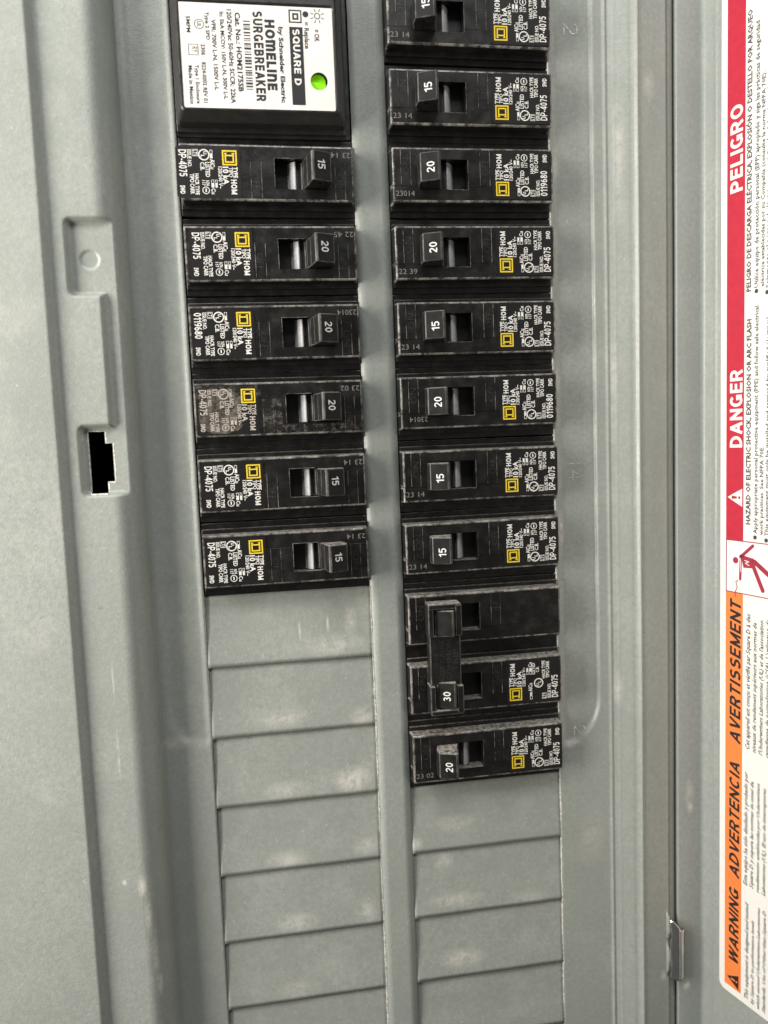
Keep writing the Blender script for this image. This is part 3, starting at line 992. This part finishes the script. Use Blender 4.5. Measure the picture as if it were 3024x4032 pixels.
# ---------------------------------------------------------------------------
# circuit breakers; local frame u outwards from the centre bar, v, w = height
# ---------------------------------------------------------------------------
ZF = 5.2
U0, U1, V0, V1 = 0.7, 56.9, -8.8, 8.9
SEAM = -3.45
def breaker_base(bm, v0=-12.55, v1=12.55):
    box(bm, -0.0 + 0.15, 57.6, v0, v1, -40, -0.5, 0.35, 2, 0)
    # narrow step at the foot of the raised face
    box(bm, 0.45, 57.3, v0 + 1.9, v1 - 1.9, -1, 0.6, 0.3, 2, 0)
def face_block(dv=0.0):
    parts = []
    for a, b_, zt in ((V0, SEAM - 0.06, ZF - 0.16), (SEAM, V1, ZF)):
        bm = bmesh.new()
        # tapered moulding: slightly wider at the foot
        vs = box(bm, U0, U1, a + dv, b_ + dv, -2, zt)
        for v in vs:
            if v.co.z < 0:
                if abs(v.co.y - dv - V0) < 1e-4: v.co.y -= 0.5
                if abs(v.co.y - dv - V1) < 1e-4: v.co.y += 0.5
                if abs(v.co.x - U0) < 1e-4: v.co.x -= 0.4
        es = []
        for e in bm.edges:
            zz = [v.co.z for v in e.verts]
            ymid = sum(v.co.y for v in e.verts) / 2 - dv
            seam_e = abs(ymid - (SEAM if a == SEAM else SEAM - 0.06)) < 0.3
            if min(zz) < 0 and max(zz) < 0:
                continue
            if seam_e and abs(e.verts[0].co.x - e.verts[1].co.x) > 5:
                continue
            es.append(e)
        bmesh.ops.bevel(bm, geom=es, offset=0.62, segments=3, affect='EDGES', profile=0.6, material=1)
        # thin worn line along the seam
        for f in bm.faces:
            f.normal_update()
            if abs(f.normal.y) > 0.9 and abs(f.calc_center_median().y - dv - SEAM) < 0.1:
                f.material_index = 1
        bmesh.ops.recalc_face_normals(bm, faces=bm.faces)
        r = cut(bm, [(9.4, 26.6, -4.65 + dv, 5.1 + dv, -1.6, 20)], [M_BODY, M_EDGE])
        parts.append(r)
    out = bmesh.new()
    for r in parts:
        me = bpy.data.meshes.new('t')
        r.to_mesh(me)
        r.free()
        out.from_mesh(me)
        bpy.data.meshes.remove(me)
    # pale strips paint caught light onto two sides of the slot rim
    for a in ((26.62, 26.78, -4.65, 5.1), (18.0, 26.78, -4.80, -4.66)):
        box(out, a[0], a[1], a[2] + dv, a[3] + dv, ZF - 0.6, ZF + (0.03 if a[2] > -4.7 else -0.10), mi=1)
    # raised ribs that frame the ON and OFF fields
    for u in (3.55, 6.85, 30.9, 34.3):
        box(out, u - 0.07, u + 0.07, SEAM + 0.15 + dv, V1 - 0.8 + dv, ZF - 0.1, ZF + 0.10, mi=1)
    return out
def handle_mesh(dv=0.0):
    bm = bmesh.new()
    pts = [(9.7, -1.0), (9.6, 4.8), (8.5, 8.6), (8.7, 12.0), (14.5, 14.3), (15.2, 13.9), (16.2, 8.2), (17.3, 4.6), (17.6, 2.6), (19.4, 2.4), (19.9, 1.2), (19.9, -1.0)]
    prism(bm, pts, -4.45 + dv, 4.75 + dv, 0, 0.32, 1)
    cyl = bmesh.new()
    prism(cyl, [(12.0 + 0.95 * math.cos(k * math.pi / 6), 10.6 + 0.6 * math.sin(k * math.pi / 6)) for k in range(12)], -9, 9)
    bmesh.ops.recalc_face_normals(bm, faces=bm.faces)
    bmesh.ops.recalc_face_normals(cyl, faces=cyl.faces)
    return cut(bm, [cyl], [M_HAND, M_HEDGE])
def pad_pt(u, v, lift=0.05, dv=0.0):
    # on the sloped end face of the handle
    z = 12.0 + (u - 8.7) * (14.3 - 12.0) / (14.5 - 8.7)
    return Vector((u, v + dv, z + lift))
PADN = Vector((-2.3, 0, 5.8)).normalized()
PADU = Vector((5.8, 0, 2.3)).normalized()
def glint_bar_mesh(dv=0.0):  # bar on the handle drum, shaped to carry the painted reflection
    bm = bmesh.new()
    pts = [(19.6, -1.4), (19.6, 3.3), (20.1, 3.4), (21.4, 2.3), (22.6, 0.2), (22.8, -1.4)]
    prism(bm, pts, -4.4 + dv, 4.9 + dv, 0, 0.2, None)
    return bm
OREF = Vector((RX0, -63.5, 0))
ZLAB = ZF + 0.06
def LB(x, y):
    q = un(1900 + x * 0.1929, 1150 + y * 0.1929, ZLAB) - OREF
    return q.x, q.y
def label_patch(dv=0.0, du=0.0):
    bm = bmesh.new()
    x0_, x1_, y0_, y1_, r = 35.7 + du, 56.1 + du, -7.9 + dv, 8.35 + dv, 1.0
    P = []
    for cx, cy, a0 in ((x1_ - r, y1_ - r, 0), (x0_ + r, y1_ - r, 90), (x0_ + r, y0_ + r, 180), (x1_ - r, y0_ + r, 270)):
        for k in range(5):
            a = math.radians(a0 + 90 * k / 4)
            P.append((cx + r * math.cos(a), cy + r * math.sin(a)))
    t = [bm.verts.new((x, y, ZLAB)) for x, y in P]
    bt = [bm.verts.new((x, y, ZF - 0.3)) for x, y in P]
    bm.faces.new(t)
    for i in range(len(P)):
        j = (i + 1) % len(P)
        bm.faces.new((t[j], t[i], bt[i], bt[j]))
    return bm
ZI = ZLAB + 0.05
def lrect(bm, xa, xb, ya, yb, z=ZI):
    (u0, v0), (u1, v1) = LB(xa, ya), LB(xb, yb)
    u0, u1, v0, v1 = min(u0, u1), max(u0, u1), min(v0, v1), max(v0, v1)
    quad(bm, [(u0, v0, z), (u1, v0, z), (u1, v1, z), (u0, v1, z)])
def lframe(bm, xa, xb, ya, yb, w, z=ZI):
    (u0, v1), (u1, v0) = LB(xa, ya), LB(xb, yb)
    v0, v1 = min(v0, v1), max(v0, v1)
    for a in ((u0, u1, v0, v0 + w), (u0, u1, v1 - w, v1), (u0, u0 + w, v0 + w, v1 - w), (u1 - w, u1, v0 + w, v1 - w)):
        quad(bm, [(a[0], a[2], z), (a[1], a[2], z), (a[1], a[3], z), (a[0], a[3], z)])
def ltext(bm, s, xt, xb, ya, yb, bold=0.02, shear=0.0):
    (ub, va), (ut, _), (_, vb) = LB(xb, ya), LB(xt, ya), LB(xb, yb)
    text(bm, s, (ub, va, ZI), (0, 1, 0), (-1, 0, 0), abs(vb - va), abs(ub - ut), bold, shear)
def label_print(issue, full=True):
    bm = bmesh.new()
    ltext(bm, 'TYPE', 364, 436, 812, 607, 0.03)
    (ub, va), (ut, _), (_, vb) = LB(484, 575), LB(378, 575), LB(484, 300)
    letters(bm, 'HOM', (ub, va, ZI), (0, 1, 0), (-1, 0, 0), abs(vb - va), abs(ub - ut), 0.2, 0.16)
    ltext(bm, 'TIPO', 448, 518, 805, 620, 0.02)
    ltext(bm, '10 kA', 530, 625, 812, 478, 0.03)
    ltext(bm, '120/240 V~', 640, 706, 810, 400, 0.02)
    ltext(bm, 'AlCu', 772, 850, 940, 757, 0.02)
    lrect(bm, 808, 850, 965, 1045); lframe(bm, 802, 854, 958, 1112, 0.13)
    for a, b_ in ((722, 766), (784, 836)):
        lrect(bm, a + 8, b_ - 8, 420, 500); lframe(bm, a, b_, 415, 560, 0.13)
    ltext(bm, 'Cu', 766, 835, 398, 292, 0.02)
    dv = 0 if full else 1.9
    uc, vc = LB(955, 1018)
    if not full:
        uc, vc = LB(985, 760)
    ring(bm, (uc, vc, ZI), (1, 0, 0), (0, 1, 0), 1.42, 1.78, 22)
    text(bm, 'U', (uc + 0.15, vc - 1.05, ZI), (0, 1, 0), (-1, 0, 0), 0.85, 1.0, 0.03)
    text(bm, 'L', (uc + 0.95, vc + 0.05, ZI), (0, 1, 0), (-1, 0, 0), 0.8, 1.05, 0.03)
    if full:
        ltext(bm, 'LISTED', 862, 935, 885, 607, 0.02)
        ltext(bm, 'C.B.', 952, 1024, 880, 728, 0.02)
        uc, vc = LB(932, 360)
        ring(bm, (uc, vc, ZI), (1, 0, 0), (0, 1, 0), 0.95, 1.18, 18)
        quad(bm, [(uc - 0.2, vc - 0.55, ZI), (uc + 0.2, vc - 0.55, ZI), (uc + 0.2, vc + 0.55, ZI), (uc - 0.2, vc + 0.55, ZI)])
        ltext(bm, 'N74', 872, 930, 546, 448, 0.02)
        ltext(bm, '117', 944, 998, 546, 448, 0.02)
        ltext(bm, 'SWD', 1306, 1384, 440, 282, 0.03)
    else:
        ltext(bm, 'LISTED', 842, 905, 560, 310, 0.02)
        ltext(bm, 'C.B.', 925, 990, 520, 400, 0.02)
    ltext(bm, 'HACR TYPE', 1058, 1124, 665, 272, 0.022)
    ltext(bm, 'TIPO CARR', 1142, 1212, 660, 286, 0.022)
    lframe(bm, 1058, 1162, 990, 1114, 0.12)
    ltext(bm, 'LT1', 1078, 1142, 1100, 1003, 0.02)
    ltext(bm, 'ISSUE NO.', 1180, 1246, 1104, 782, 0.02)
    (ub, va), (ut, _), (_, vb) = LB(1400, 1096), LB(1264, 1096), LB(1400, 607)
    letters(bm, issue, (ub, va, ZI), (0, 1, 0), (-1, 0, 0), abs(vb - va), abs(ub - ut), 0.16, 0.12)
    orient(bm, (0, 0, 1))
    return bm
def label_logo():
    bm = bmesh.new()
    lframe(bm, 366, 636, 842, 1118, 0.46)
    # the D standing on its side, a small foot at each end of the stem
    (u0, v1), (u1, v0) = LB(418, 890), LB(588, 1070)
    w = 0.44
    for a in ((u0, u1, v1 - w, v1), (u0, u0 + w, v0 + 0.3, v1 - w), (u1 - w, u1, v0 + 0.3, v1 - w), (u0 + w, u1 - w, v0 + 0.6, v0 + 0.6 + w)):
        quad(bm, [(a[0], a[2], ZI), (a[1], a[2], ZI), (a[1], a[3], ZI), (a[0], a[3], ZI)])
    for a in ((u0 - 0.12, u0 + 0.7, v0, v0 + 0.3), (u1 - 0.7, u1 + 0.12, v0, v0 + 0.3)):
        quad(bm, [(a[0], a[2], ZI), (a[1], a[2], ZI), (a[1], a[3], ZI), (a[0], a[3], ZI)])
    orient(bm, (0, 0, 1))
    return bm
def stamp(s, u=1.6, v=-6.9, flip=False):
    bm = bmesh.new()
    if flip:
        text(bm, s, (u + 8.4, v + 2.2, ZF - 0.11), (-1, 0, 0), (0, -1, 0), 6.4, 1.7, -0.005)
    else:
        text(bm, s, (u, v, ZF - 0.11), (1, 0, 0), (0, 1, 0), 6.4, 1.7, -0.005)
    orient(bm, (0, 0, 1))
    return bm
def relief(s):
    bm = bmesh.new()
    text(bm, s, (6.3 if s == 'ON' else 33.9, 0.0, ZF + 0.03), (0, 1, 0), (-1, 0, 0), 5.2, 2.2, -0.03)
    orient(bm, (0, 0, 1))
    return bm

# shared meshes
MESH = {}
def shared(key, maker, mats, smooth=False):
    if key not in MESH:
        bm = maker()
        me = bpy.data.meshes.new(key)
        bmesh.ops.transform(bm, matrix=MW, verts=bm.verts)
        bm.to_mesh(me)
        bm.free()
        for mm in (mats if isinstance(mats, (list, tuple)) else [mats]):
            me.materials.append(mm)
        MESH[key] = me
    return MESH[key]
def part(name, me, parent, du=0.0):
    o = bpy.data.objects.new(name, me)
    COL.objects.link(o)
    o.parent = parent
    if du:
        o.location = W((du, 0, 0))
    return o
def mk_base():
    bm = bmesh.new()
    breaker_base(bm)
    return bm
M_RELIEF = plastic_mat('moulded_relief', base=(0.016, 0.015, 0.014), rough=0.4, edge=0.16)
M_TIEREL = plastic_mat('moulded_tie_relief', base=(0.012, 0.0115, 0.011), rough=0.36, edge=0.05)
def rating(s, dv=0.0):
    bm = bmesh.new()
    P = pad_pt(13.1, -0.15, 0.05, dv)
    letters(bm, s, P - Vector((0, 1.7, 0)), (0, 1, 0), -PADU, 3.4 if s[0] != '1' else 3.0, 2.6, 0.15, 0.14)
    orient(bm, PADN)
    return bm

def single(col, row, amps, label, issue='DP-4075', date='23 14', flip=False, du=0.0, faded=False, group=None):
    ox = RX0 if col == 'R' else LX1
    t = empty('circuit_breaker', (ox, -PITCH * (row + 0.5) + random.uniform(-0.2, 0.2), random.uniform(-0.15, 0.15)), label, 'circuit breaker',
              'single-pole breakers plugged into the panel')
    rz = random.uniform(-0.006, 0.006)
    t.rotation_euler = (0, (math.pi if col == 'L' else 0) + rz, 0)
    part('housing', shared('housing', mk_base, [M_BODY, M_EDGE]), t)
    part('face', shared('face', face_block, [M_BODY, M_EDGE]), t)
    for s in ('ON', 'OFF'):
        part('moulded_lettering', shared('relief' + s, lambda: relief(s), M_RELIEF), t)
    h = part('handle', shared('handle', handle_mesh, [M_HAND, M_HEDGE]), t)
    part('rating_number', shared('rating' + amps, lambda: rating(amps), M_NUM), h)
    part('drum_glint_bar', shared('glint_bar', glint_bar_mesh, M_GLINT), t)
    lb = part('label', shared('label', label_patch, M_STICK), t, du)
    part('label_print', shared('print' + issue + str(faded), lambda: label_print(issue), M_FADED if faded else M_WHITE), lb)
    part('yellow_logo', shared('logo', label_logo, M_YEL), lb)
    part('date_stamp', shared('stamp' + date + str(flip), lambda: stamp(date, flip=flip), M_GREYINK), t)
    return t

single('R', -2, '15', 'black 15 amp breaker opposite the surge breaker, topmost of the longer column', du=0.2)
single('R', -1, '15', 'black 15 amp breaker opposite the surge breaker, second from the top of the longer column')
single('R', 0, '20', 'black 20 amp breaker numbered 0119680, just above another 20 amp breaker', '0119680', '23014', du=-0.4)
single('R', 1, '20', 'black 20 amp breaker date stamped 22 39, between another 20 and a 15', date='22 39', du=0.3)
single('R', 2, '15', 'black 15 amp breaker sandwiched between two 20 amp breakers')
single('R', 3, '20', 'black 20 amp breaker numbered 0119680, sandwiched between two 15 amp breakers', '0119680', '23014', flip=True, du=0.2)
single('R', 4, '15', 'black 15 amp breaker directly below a 20, second above the double-pole breaker', du=0.6)
single('R', 5, '15', 'black 15 amp breaker directly above the double-pole breaker', du=0.5)
single('R', 8, '20', 'black 20 amp breaker directly below the double-pole 30 amp breaker', date='23 02', du=0.5)
single('L', 0, '15', 'black 15 amp breaker directly below the white-labelled surge breaker', du=1.9)
single('L', 1, '20', 'black 20 amp breaker between a 15 and another 20, second below the surge breaker', date='22 45', du=-0.8)
single('L', 2, '20', 'black 20 amp breaker numbered 0119680, directly above the breaker with the scuffed label', '0119680', '23014', du=0.1)
sc = single('L', 3, '20', 'black 20 amp breaker with a scuffed and faded label', date='23 02', faded=True)
single('L', 4, '15', 'black 15 amp breaker directly below the breaker with the scuffed label', du=-0.4)
single('L', 5, '15', 'black 15 amp breaker at the end of the shorter column, directly above a blank twist-out', du=0.1)
# rubbed haze over the outer half of the scuffed label
bm = bmesh.new()
n = 26
P = []
for i in range(n):
    a = 2 * math.pi * i / n
    P.append((48.6 + 7.2 * math.copysign(abs(math.cos(a)) ** 0.5, math.cos(a)) + random.uniform(-0.6, 0.3), 0.6 + 7.0 * math.copysign(abs(math.sin(a)) ** 0.5, math.sin(a)) + random.uniform(-0.5, 0.4)))
bm.faces.new([bm.verts.new((x, y, ZLAB + 0.025)) for x, y in P])
orient(bm, (0, 0, 1))
finish('rubbed_patch', bm, M_SCUFF, sc)
bm = bmesh.new()
for P in ([(1.6, 5.6), (34.6, 5.6), (34.6, 8.2), (1.6, 8.2)], [(28.0, -3.2), (34.6, -3.2), (34.6, 5.4), (28.0, 5.4)], [(35.0, -8.0), (56.0, -8.0), (56.0, -3.9), (35.0, -3.9)]):
    quad(bm, [(x, y, ZF + 0.14 if y > -8 or x < 35 else ZF + 0.14) for x, y in P])
orient(bm, (0, 0, 1))
finish('plaster_dust', bm, M_HAZE, sc)['kind'] = 'stuff'

# ---- double-pole breaker ---------------------------------------------------
t = empty('double_pole_breaker', (RX0, -PITCH * 7, 0), 'black double-pole 30 amp breaker with both handles joined by a tie bar', 'circuit breaker')
def mk_base2():
    bm = bmesh.new()
    box(bm, 0.15, 57.6, -25.2, 25.2, -40, -0.5, 0.35, 2, 0)
    for d in (-12.7, 12.7):
        box(bm, 0.45, 57.3, d - 10.6, d + 10.6, -1, 0.6, 0.3, 2, 0)
    return bm
part('housing', shared('housing2', mk_base2, [M_BODY, M_EDGE]), t)
for d in (12.7, -12.7):
    g = part('face', shared('face', face_block, [M_BODY, M_EDGE]), t)
    g.location = W((0, d, 0))
    for s in ('ON', 'OFF'):
        g = part('moulded_lettering', shared('relief' + s, lambda: relief(s), M_RELIEF), t)
        g.location = W((0, d, 0))
    h = part('handle', shared('handle', handle_mesh, [M_HAND, M_HEDGE]), t)
    h.location = W((0, d, 0))
    if d < 0:
        part('rating_number', shared('rating30', lambda: rating('30'), M_NUM), h)
        lb = part('label', shared('label', label_patch, M_STICK), t)
        lb.location = W((0.3, d, 0))
        part('label_print', shared('print2p', lambda: label_print('DP-4075', False), M_WHITE), lb)
        part('yellow_logo', shared('logo', label_logo, M_YEL), lb)
# tie bar: a frame round each handle with a solid bridge between
def tie(bm):
    za, zb = 7.4, 12.6
    box(bm, 6.6, 17.6, -9.0, 8.6, za, zb - 0.4, 0.4, 2, 1)            # bridge
    for d in (12.7, -12.7):
        a, b_ = (8.4, 19.4) if d > 0 else (-19.2, -9.2)
        box(bm, 6.2, 8.1, a, b_, za, zb + 0.5, 0.35, 2, 1)
        box(bm, 15.7, 18.0, a, b_, za, zb + 0.9, 0.35, 2, 1)
        if d > 0:
            box(bm, 6.25, 17.95, 17.9, 19.9, za, zb + 0.7, 0.45, 3, 1)
        else:
            box(bm, 6.25, 17.95, -19.6, -17.7, za, zb + 0.7, 0.45, 3, 1)
bm = bmesh.new()
tie(bm)
tb = finish('handle_tie', bm, [M_HAND, M_HEDGE], t)
bm = bmesh.new()
zt = 12.24
for s, u, v, wdt in (('WILL', 9.4, -3.2, 6.0), ('NOT CAUSE', 11.7, -7.6, 14.6), ('COMMON', 14.1, -7.6, 14.6), ('TRIP', 16.4, -4.2, 7.6)):
    text(bm, s, (u, v, zt), (0, 1, 0), (-1, 0, 0), wdt, 1.7, -0.02)
orient(bm, (0, 0, 1))
finish('moulded_lettering', bm, M_TIEREL, tb)

# ---- surge breaker ---------------------------------------------------------
sg = empty('surge_breaker', (LX0, -0.0, 0), 'double-width black surge breaker with white printed label and green indicator', 'surge breaker')
bm = bmesh.new()
box(bm, 0.35, 57.6, 0.25, 50.5, -40, -0.4, 0.35, 2, 0)
box(bm, 0.6, 56.0, 1.3, 49.4, -1, 1.1, 0.3, 2, 0)
finish('housing', bm, M_SURGE, sg)
ZS = 9.0
SX0, SX1, SY0, SY1 = 4.0, 51.9, 5.7, 37.2
bm = bmesh.new()
def loop(x0, x1, y0, y1, z, r=1.2):
    P = []
    for cx, cy, a0 in ((x1 - r, y1 - r, 0), (x0 + r, y1 - r, 90), (x0 + r, y0 + r, 180), (x1 - r, y0 + r, 270)):
        for k in range(5):
            a = math.radians(a0 + 90 * k / 4)
            P.append(bm.verts.new((cx + r * math.cos(a), cy + r * math.sin(a), z)))
    return P
L = [loop(0.9, 55.4, 2.6, 47.9, -0.5), loop(1.1, 55.2, 2.8, 47.7, 5.0), loop(1.6, 54.7, 3.2, 47.2, 5.9),
     loop(2.9, 53.2, 4.7, 40.6, ZS - 0.1), loop(3.3, 52.7, 5.1, 40.0, ZS + 0.30), loop(3.6, 52.3, 5.35, 38.0, ZS + 0.32), loop(3.9, 52.0, 5.6, 37.4, ZS - 0.05)]
for a, b_ in zip(L, L[1:]):
    for i in range(20):
        j = (i + 1) % 20
        bm.faces.new((a[i], a[j], b_[j], b_[i]))
bmesh.ops.recalc_face_normals(bm, faces=bm.faces)
finish('raised_cover', bm, M_SURGE, sg)
def Z1(x, y, z=ZS):
    q = un(600 + x * 0.5425, y * 0.5425, z)
    return q.x, q.y
LC = Z1(1210, 591)
bm = bmesh.new()     # label with a round window for the indicator
R0 = 2.75
oc = [(SX1, LC[1]), (SX1, SY1), (LC[0], SY1), (SX0, SY1), (SX0, LC[1]), (SX0, SY0), (LC[0], SY0), (SX1, SY0)]
nn = 32
circ = [bm.verts.new((LC[0] + R0 * math.cos(2 * math.pi * i / nn), LC[1] + R0 * math.sin(2 * math.pi * i / nn), ZS + 0.06)) for i in range(nn)]
well = [bm.verts.new((v.co.x, v.co.y, ZS - 1.9)) for v in circ]
ov = [bm.verts.new((x, y, ZS + 0.06)) for x, y in oc]
for k in range(4):
    i0, i1 = k * nn // 4, (k + 1) * nn // 4
    o0, o1, o2 = ov[2 * k], ov[2 * k + 1], ov[(2 * k + 2) % 8]
    arc = [circ[i % nn] for i in range(i0, i1 + 1)]
    bm.faces.new([o0, o1, o2] + list(reversed(arc)))
for i in range(nn):
    j = (i + 1) % nn
    f = bm.faces.new((circ[i], circ[j], well[j], well[i]))
    f.material_index = 1
for f in bm.faces:
    if f.material_index == 0:
        f.normal_update()
        if f.normal.z < 0:
            f.normal_flip()
sl = finish('printed_label', bm, [M_FOIL, M_SURGE], sg)
# lens: two halves of a light pipe parted by a dark joint, standing in the window
bm = bmesh.new()
def half(a0, a1, off, top):
    c_ = Vector((LC[0] + off[0], LC[1] + off[1], 0))
    A = [c_ + Vector((math.cos(a0 + (a1 - a0) * i / 14), math.sin(a0 + (a1 - a0) * i / 14), 0)) * 2.5 for i in range(15)]
    bt = [bm.verts.new((p.x, p.y, ZS - 1.8)) for p in A]
    tp = [bm.verts.new((p.x, p.y, ZS + top)) for p in A]
    bm.faces.new(tp)
    for i in range(15):
        j = (i + 1) % 15
        bm.faces.new((bt[i], bt[j], tp[j], tp[i]))
half(math.radians(-14), math.radians(166), (-0.25, 0.18), -1.5)
half(math.radians(170), math.radians(350), (-0.2, -0.28), -0.55)
bmesh.ops.recalc_face_normals(bm, faces=bm.faces)
finish('indicator_lens', bm, M_LENS, sg)
bm = bmesh.new()
ring(bm, (LC[0], LC[1], ZS - 1.85), (1, 0, 0), (0, 1, 0), 0, R0, 24)
finish('indicator_well', bm, M_INNER, sg)
ZP = ZS + 0.10
def stext(bm, s, xb, xt, ya, yb, bold=0.0, shear=0.0, res=2, z=ZP):
    (ub, va), (ut, _), (_, vb) = Z1(xb, ya), Z1(xt, ya), Z1(xb, yb)
    text(bm, s, (ub, va, z), (0, -1, 0), (1, 0, 0), abs(vb - va), abs(ut - ub), bold, shear, res=res)
bm = bmesh.new()
def shead(bm, s, xb, xt, ya, yb, t, gap):
    (ub, va), (ut, _), (_, vb) = Z1(xb, ya), Z1(xt, ya), Z1(xb, yb)
    letters(bm, s, (ub, va, ZP), (0, -1, 0), (1, 0, 0), abs(vb - va), abs(ut - ub), t, gap)
shead(bm, 'HOmELInE', 812, 884, 142, 655, 0.25, 0.13)
shead(bm, 'SURGEBREAKER', 724, 794, 80, 735, 0.22, 0.14)
stext(bm, 'by Schneider Electric', 914, 944, 195, 745, 0.037)
stext(bm, '= Replace', 1100, 1132, 160, 355, 0.027)
stext(bm, '= OK', 1174, 1208, 215, 305, 0.027)
stext(bm, 'Cat. No.: HOM2175SB', 597, 632, 90, 665, 0.034)
stext(bm, '120/240Vac 50-60Hz SCCR: 22kA', 538, 570, 68, 750, 0.028)
stext(bm, 'In: 5kA MCOV: 150V L-N, 300V L-L', 486, 514, 85, 720, 0.028)
stext(bm, 'VPR: 700V L-N, 1500V L-L', 426, 455, 140, 655, 0.028)
stext(bm, 'Type 2 SPD', 380, 405, 85, 290, 0.026)
stext(bm, '5MPM', 242, 270, 115, 235, 0.026)
stext(bm, '2306', 352, 380, 320, 400, 0.026)
stext(bm, '8224-0002 REV 01', 358, 386, 450, 745, 0.026)
stext(bm, 'Type 1 Enclosure', 308, 334, 470, 752, 0.024)
stext(bm, 'Made in Mexico', 260, 288, 475, 755, 0.026)
def srect(xa, xb, ya, yb, z=ZP):
    (u0, v0), (u1, v1) = Z1(xa, ya), Z1(xb, yb)
    quad(bm, [(u0, v1, z), (u1, v1, z), (u1, v0, z), (u0, v0, z)])
def sframe(u0, u1, v0, v1, w, z=ZP):
    for a in ((u0, u1, v0, v0 + w), (u0, u1, v1 - w, v1), (u0, u0 + w, v0 + w, v1 - w), (u1 - w, u1, v0 + w, v1 - w)):
        quad(bm, [(a[0], a[2], z), (a[1], a[2], z), (a[1], a[3], z), (a[0], a[3], z)])
# black bar
(u0, v1), v0 = Z1(992, 195), Z1(1010, 762)[1]
u1 = Z1(1088, 195)[0]
quad(bm, [(u0, v0, ZP), (u1, v0, ZP), (u1, v1, ZP), (u0, v1, ZP)])
BAR = (u0, u1, v0, v1)
# maker's square emblem
(a, b_), (c_, d_) = Z1(986, 70), Z1(1084, 170)
sframe(a, c_, d_, b_, 0.42)
sframe(a + 1.15, c_ - 1.0, d_ + 0.95, b_ - 1.0, 0.55)
# replace dot and sun
q = Z1(1110, 105)
ring(bm, (q[0], q[1], ZP), (1, 0, 0), (0, 1, 0), 0, 0.95, 16)
q = Z1(1195, 118)
ring(bm, (q[0], q[1], ZP), (1, 0, 0), (0, 1, 0), 0.72, 0.98, 18)
for k in range(8):
    an = math.pi / 8 + k * math.pi / 4
    d = Vector((math.cos(an), math.sin(an), 0))
    n_ = Vector((-d.y, d.x, 0)) * 0.12
    c0 = Vector((q[0], q[1], ZP))
    quad(bm, [c0 + d * 1.35 - n_, c0 + d * 2.3 - n_, c0 + d * 2.3 + n_, c0 + d * 1.35 + n_])
# bar code
ya, yb = 150, 668
(u0, v1), v0, u1 = Z1(657, 150), Z1(680, 668)[1], Z1(706, 150)[0]
v = v1
while v > v0:
    w = random.choice((0.22, 0.34, 0.5, 0.66))
    if v - w < v0:
        break
    quad(bm, [(u0, v - w, ZP), (u1, v - w, ZP), (u1, v, ZP), (u0, v, ZP)])
    v -= w + random.choice((0.25, 0.34, 0.45, 0.6))
# listing circle and RY box
q = Z1(338, 175)
ring(bm, (q[0], q[1], ZP), (1, 0, 0), (0, 1, 0), 1.3, 1.52, 20)
text(bm, 'UL', (q[0] - 0.6, q[1] + 0.85, ZP), (0, -1, 0), (1, 0, 0), 1.7, 1.2, 0.02)
(a, b_), (c_, d_) = Z1(258, 318), Z1(336, 402)
sframe(a, c_, d_, b_, 0.18)
text(bm, 'RY', (a + 1.0, b_ - 0.8, ZP), (0, -1, 0), (1, 0, 0), b_ - d_ - 1.6, 1.8, 0.0)
orient(bm, (0, 0, 1))
finish('label_print', bm, M_BLACKINK, sl)
bm = bmesh.new()
u0, u1, v0, v1 = BAR
letters(bm, 'SQUARE D', (u0 + 1.0, Z1(1020, 212)[1], ZP + 0.05), (0, -1, 0), (1, 0, 0), Z1(1020, 212)[1] - Z1(1040, 620)[1], u1 - u0 - 2.0, 0.2, 0.13)
orient(bm, (0, 0, 1))
finish('bar_lettering', bm, M_FOIL, sl)

bpy.context.view_layer.update()
